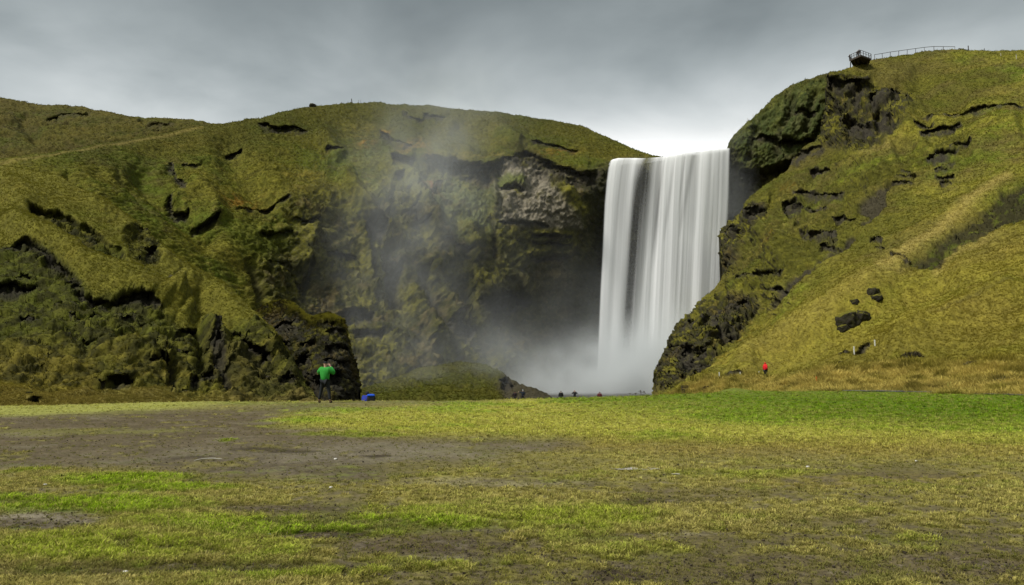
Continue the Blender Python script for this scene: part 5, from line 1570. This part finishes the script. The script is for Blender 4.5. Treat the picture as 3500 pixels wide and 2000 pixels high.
def scatter(name, pts, tint, scale, srcs):
    """a carpet nobody could count: one object that instances small tufts on its points"""
    n = len(pts)
    cl = bpy.data.collections.new(name + '_tufts')
    for o in srcs: cl.objects.link(o)
    me = bpy.data.meshes.new(name)
    me.vertices.add(n); me.vertices.foreach_set('co', np.ascontiguousarray(pts, np.float32).ravel())
    for nm, typ, arr, key in (('tint', 'FLOAT_COLOR', rgba(tint), 'color'), ('size', 'FLOAT_VECTOR', scale, 'vector'),
                              ('turn', 'FLOAT_VECTOR', np.stack([rng.normal(0, .18, n), rng.normal(0, .18, n), rng.random(n) * 6.28], -1), 'vector')):
        a = me.attributes.new(nm, typ, 'POINT'); a.data.foreach_set(key, np.ascontiguousarray(arr, np.float32).ravel())
    a = me.attributes.new('pick', 'INT', 'POINT'); a.data.foreach_set('value', rng.integers(0, len(srcs), n).astype(np.int32))
    me.update(); me.materials.append(M_blade)
    o = link(bpy.data.objects.new(name, me)); tag(o, kind='stuff')
    ng = bpy.data.node_groups.new(name, 'GeometryNodeTree')
    ng.interface.new_socket('Geometry', in_out='INPUT', socket_type='NodeSocketGeometry'); ng.interface.new_socket('Geometry', in_out='OUTPUT', socket_type='NodeSocketGeometry')
    gi = ng.nodes.new('NodeGroupInput'); go = ng.nodes.new('NodeGroupOutput')
    ip = ng.nodes.new('GeometryNodeInstanceOnPoints'); ci = ng.nodes.new('GeometryNodeCollectionInfo')
    ci.inputs['Collection'].default_value = cl; ci.inputs['Separate Children'].default_value = True; ci.inputs['Reset Children'].default_value = True

    def na(nm, typ):
        q = ng.nodes.new('GeometryNodeInputNamedAttribute'); q.data_type = typ; q.inputs['Name'].default_value = nm
        return next(s_ for s_ in q.outputs if s_.enabled and s_.name == 'Attribute')
    lk = ng.links.new
    lk(gi.outputs[0], ip.inputs['Points']); lk(ci.outputs[0], ip.inputs['Instance']); ip.inputs['Pick Instance'].default_value = True
    lk(na('pick', 'INT'), ip.inputs['Instance Index']); lk(na('turn', 'FLOAT_VECTOR'), ip.inputs['Rotation']); lk(na('size', 'FLOAT_VECTOR'), ip.inputs['Scale'])
    lk(ip.outputs[0], go.inputs[0])
    md = o.modifiers.new('grass', 'NODES'); md.node_group = ng
    return o


def hill_grass(name, s, n, hgt, srcs, wfun, bright=1.45, win=(-520, 4020)):
    w = np.clip(wfun(s), 0, 1) * np.clip((s.nn[..., 2] - .05) * 3, 0.05, 1) * (1 - .9 * np.clip(s.rock + s.soil, 0, 1))
    w = w * (s.ppx > win[0]) * (s.ppx < win[1]) * (s.ppy < 1400)
    # equal share of the picture per column, whatever the spacing of the columns
    dxp = np.abs(np.gradient(s.px, axis=1)) * np.abs(np.gradient(s.py, axis=0)) + .02
    w = (w * dxp).ravel(); w /= w.sum()
    i = rng.choice(len(w), n, p=w)
    nc = s.px.shape[1]; j = np.clip(i + 1, 0, len(w) - 1); k = np.clip(i + nc, 0, len(w) - 1); k = np.where(i + nc < len(w), k, i)
    P = s.P.reshape(-1, 3); T = s.tint.reshape(-1, 3)
    u, v = rng.random((n, 1)) * ((j % nc) != 0)[:, None], rng.random((n, 1))
    pts = P[i] + (P[j] - P[i]) * u + (P[k] - P[i]) * v
    d = s.pd.ravel()[i]
    sz = hgt * (.55 + .9 * rng.random(n)) * (.7 + d / 190.0)
    t = T[i] * bright * (1 + .09 * rng.normal(size=(n, 1)))
    dryp = rng.random(n) < .06
    t[dryp] = lerp(t[dryp], C['dry'] * .9, .5)
    return scatter(name, pts, np.clip(t, .005, .6), np.stack([sz * 1.25, sz * 1.25, sz], -1), srcs)


def field_grass():
    n = 250000
    py = 1334 + (2030 - 1334) * rng.random(n) ** .92; px = -480 + 4460 * rng.random(n)
    d = ground_dist(py)
    X = (px - CX) / FPX * d; Y = (d + CAMH * ST) / CT
    col, cov = field_cols(X, Y)
    keep = rng.random(n) < np.clip(cov * 1.02, .02, 1) * (Y < ground_dist(interp_pts(CREST, px)) / CT + 1.0)
    X, Y, col, d, cov = X[keep], Y[keep], col[keep], d[keep], cov[keep]
    m = len(X)
    P = np.stack([X, Y, 0 * X], -1); r_ = np.hypot(X, Y)
    Z = field_z(X, Y) + (.022 * fbm(P, .42, 3, off=361, gain=.6) + .012 * fbm(P, .12, 2, off=371) + .03 * fbm(P, 1.4, 2, off=381)) * sst(1, 5, r_) * sst(90, 40, r_) + .012 * (cov - .5) * sst(60, 30, r_)
    sz = (.015 + .017 * rng.random(m)) * (.55 + .6 * cov) * (1 + d / 34.0)
    t = col * 2.0 * (1 + .32 * rng.normal(size=(m, 1)))
    q = rng.random(m)
    t = np.where((q < .22)[:, None], lerp(t, np.array((.42, .35, .12)), .6), t); t = np.where(((q > .22) & (q < .34))[:, None], lerp(t, np.array((.08, .062, .02)), .6), t); t = np.where((q > .88)[:, None], lerp(t, np.array((.15, .19, .02)), .35), t)
    # thin cover shows sprigs of live grass rather than dust-coloured blades
    thin = sst(.5, .15, cov)[:, None]
    t = lerp(t, lerp(np.array((.15, .17, .02)), np.array((.20, .17, .06)), rng.random((m, 1))), thin * .7)
    return scatter('meadow_grass', np.stack([X, Y, Z], -1), np.clip(t, .006, .6), np.stack([sz * 1.5, sz * 1.5, sz], -1), FT)


FT = [tuft('short_tuft', 12, .9, .75, .085, k) for k in range(4)]
HT = [tuft('hill_tuft', 10, .5, .55, .055, 10 + k) for k in range(4)]
DT = [tuft('dry_tuft', 14, .35, .6, .032, 20 + k) for k in range(3)]
def field_pebbles():
    n = 18000
    py = 1420 + (2030 - 1420) * rng.random(n) ** .9; px = -480 + 4460 * rng.random(n)
    d = ground_dist(py); X = (px - CX) / FPX * d; Y = (d + CAMH * ST) / CT
    col, cov = field_cols(X, Y)
    keep = rng.random(n) < np.clip(.75 - cov, 0, 1)
    X, Y, d = X[keep], Y[keep], d[keep]; m = len(X)
    sz = (.004 + .009 * rng.random(m) ** 3) * (.8 + d / 40)
    t = np.array((.080, .066, .045)) * (.55 + 1.3 * rng.random((m, 1)) ** 1.5)
    srcs = []
    for k in range(3):
        bm = bmesh.new(); bmesh.ops.create_icosphere(bm, subdivisions=1, radius=1)
        for v in bm.verts: v.co = Vector((v.co.x * 1.3, v.co.y, v.co.z * .7)) * (1 + random.uniform(-.25, .25))
        me = bpy.data.meshes.new('pebble'); bm.to_mesh(me); bm.free(); me.materials.append(M_blade)
        srcs.append(bpy.data.objects.new('pebble', me))
    scatter('gravel', np.stack([X, Y, field_z(X, Y) + .005], -1), np.clip(t, .01, .5), np.stack([sz, sz, sz], -1), srcs)


field_grass()
field_pebbles()
hill_grass('right_slope_grass', right, 112000, .115, HT, lambda s: 1 - .75 * s.K['rough_g'] - .75 * s.K['heath'])
hill_grass('dry_grass', right, 32000, .42, DT, lambda s: s.K['tuss'], 1.75)
hill_grass('left_slope_grass', left, 74000, .11, HT, lambda s: 1.0 - .75 * s.K['lump'] - .8 * s.K['band'])
hill_grass('cliff_top_grass', main, 92000, .125, HT, lambda s: 1 - .55 * np.clip(s.K['rough'], 0, 1) - .9 * ((s.px > 1990) & (s.py > 540) & (s.px < 2620)))
hill_grass('knoll_grass', knoll, 6000, .14, HT, lambda s: .05 + sst(60, 10, s.py - interp_pts(KTOP, s.px)))
hill_grass('mound_grass', mound, 7000, .12, HT, lambda s: 1 - .9 * s.K['darkm'])
hill_grass('far_grass', far, 12000, .15, HT, lambda s: 1.0 + 0 * s.px)
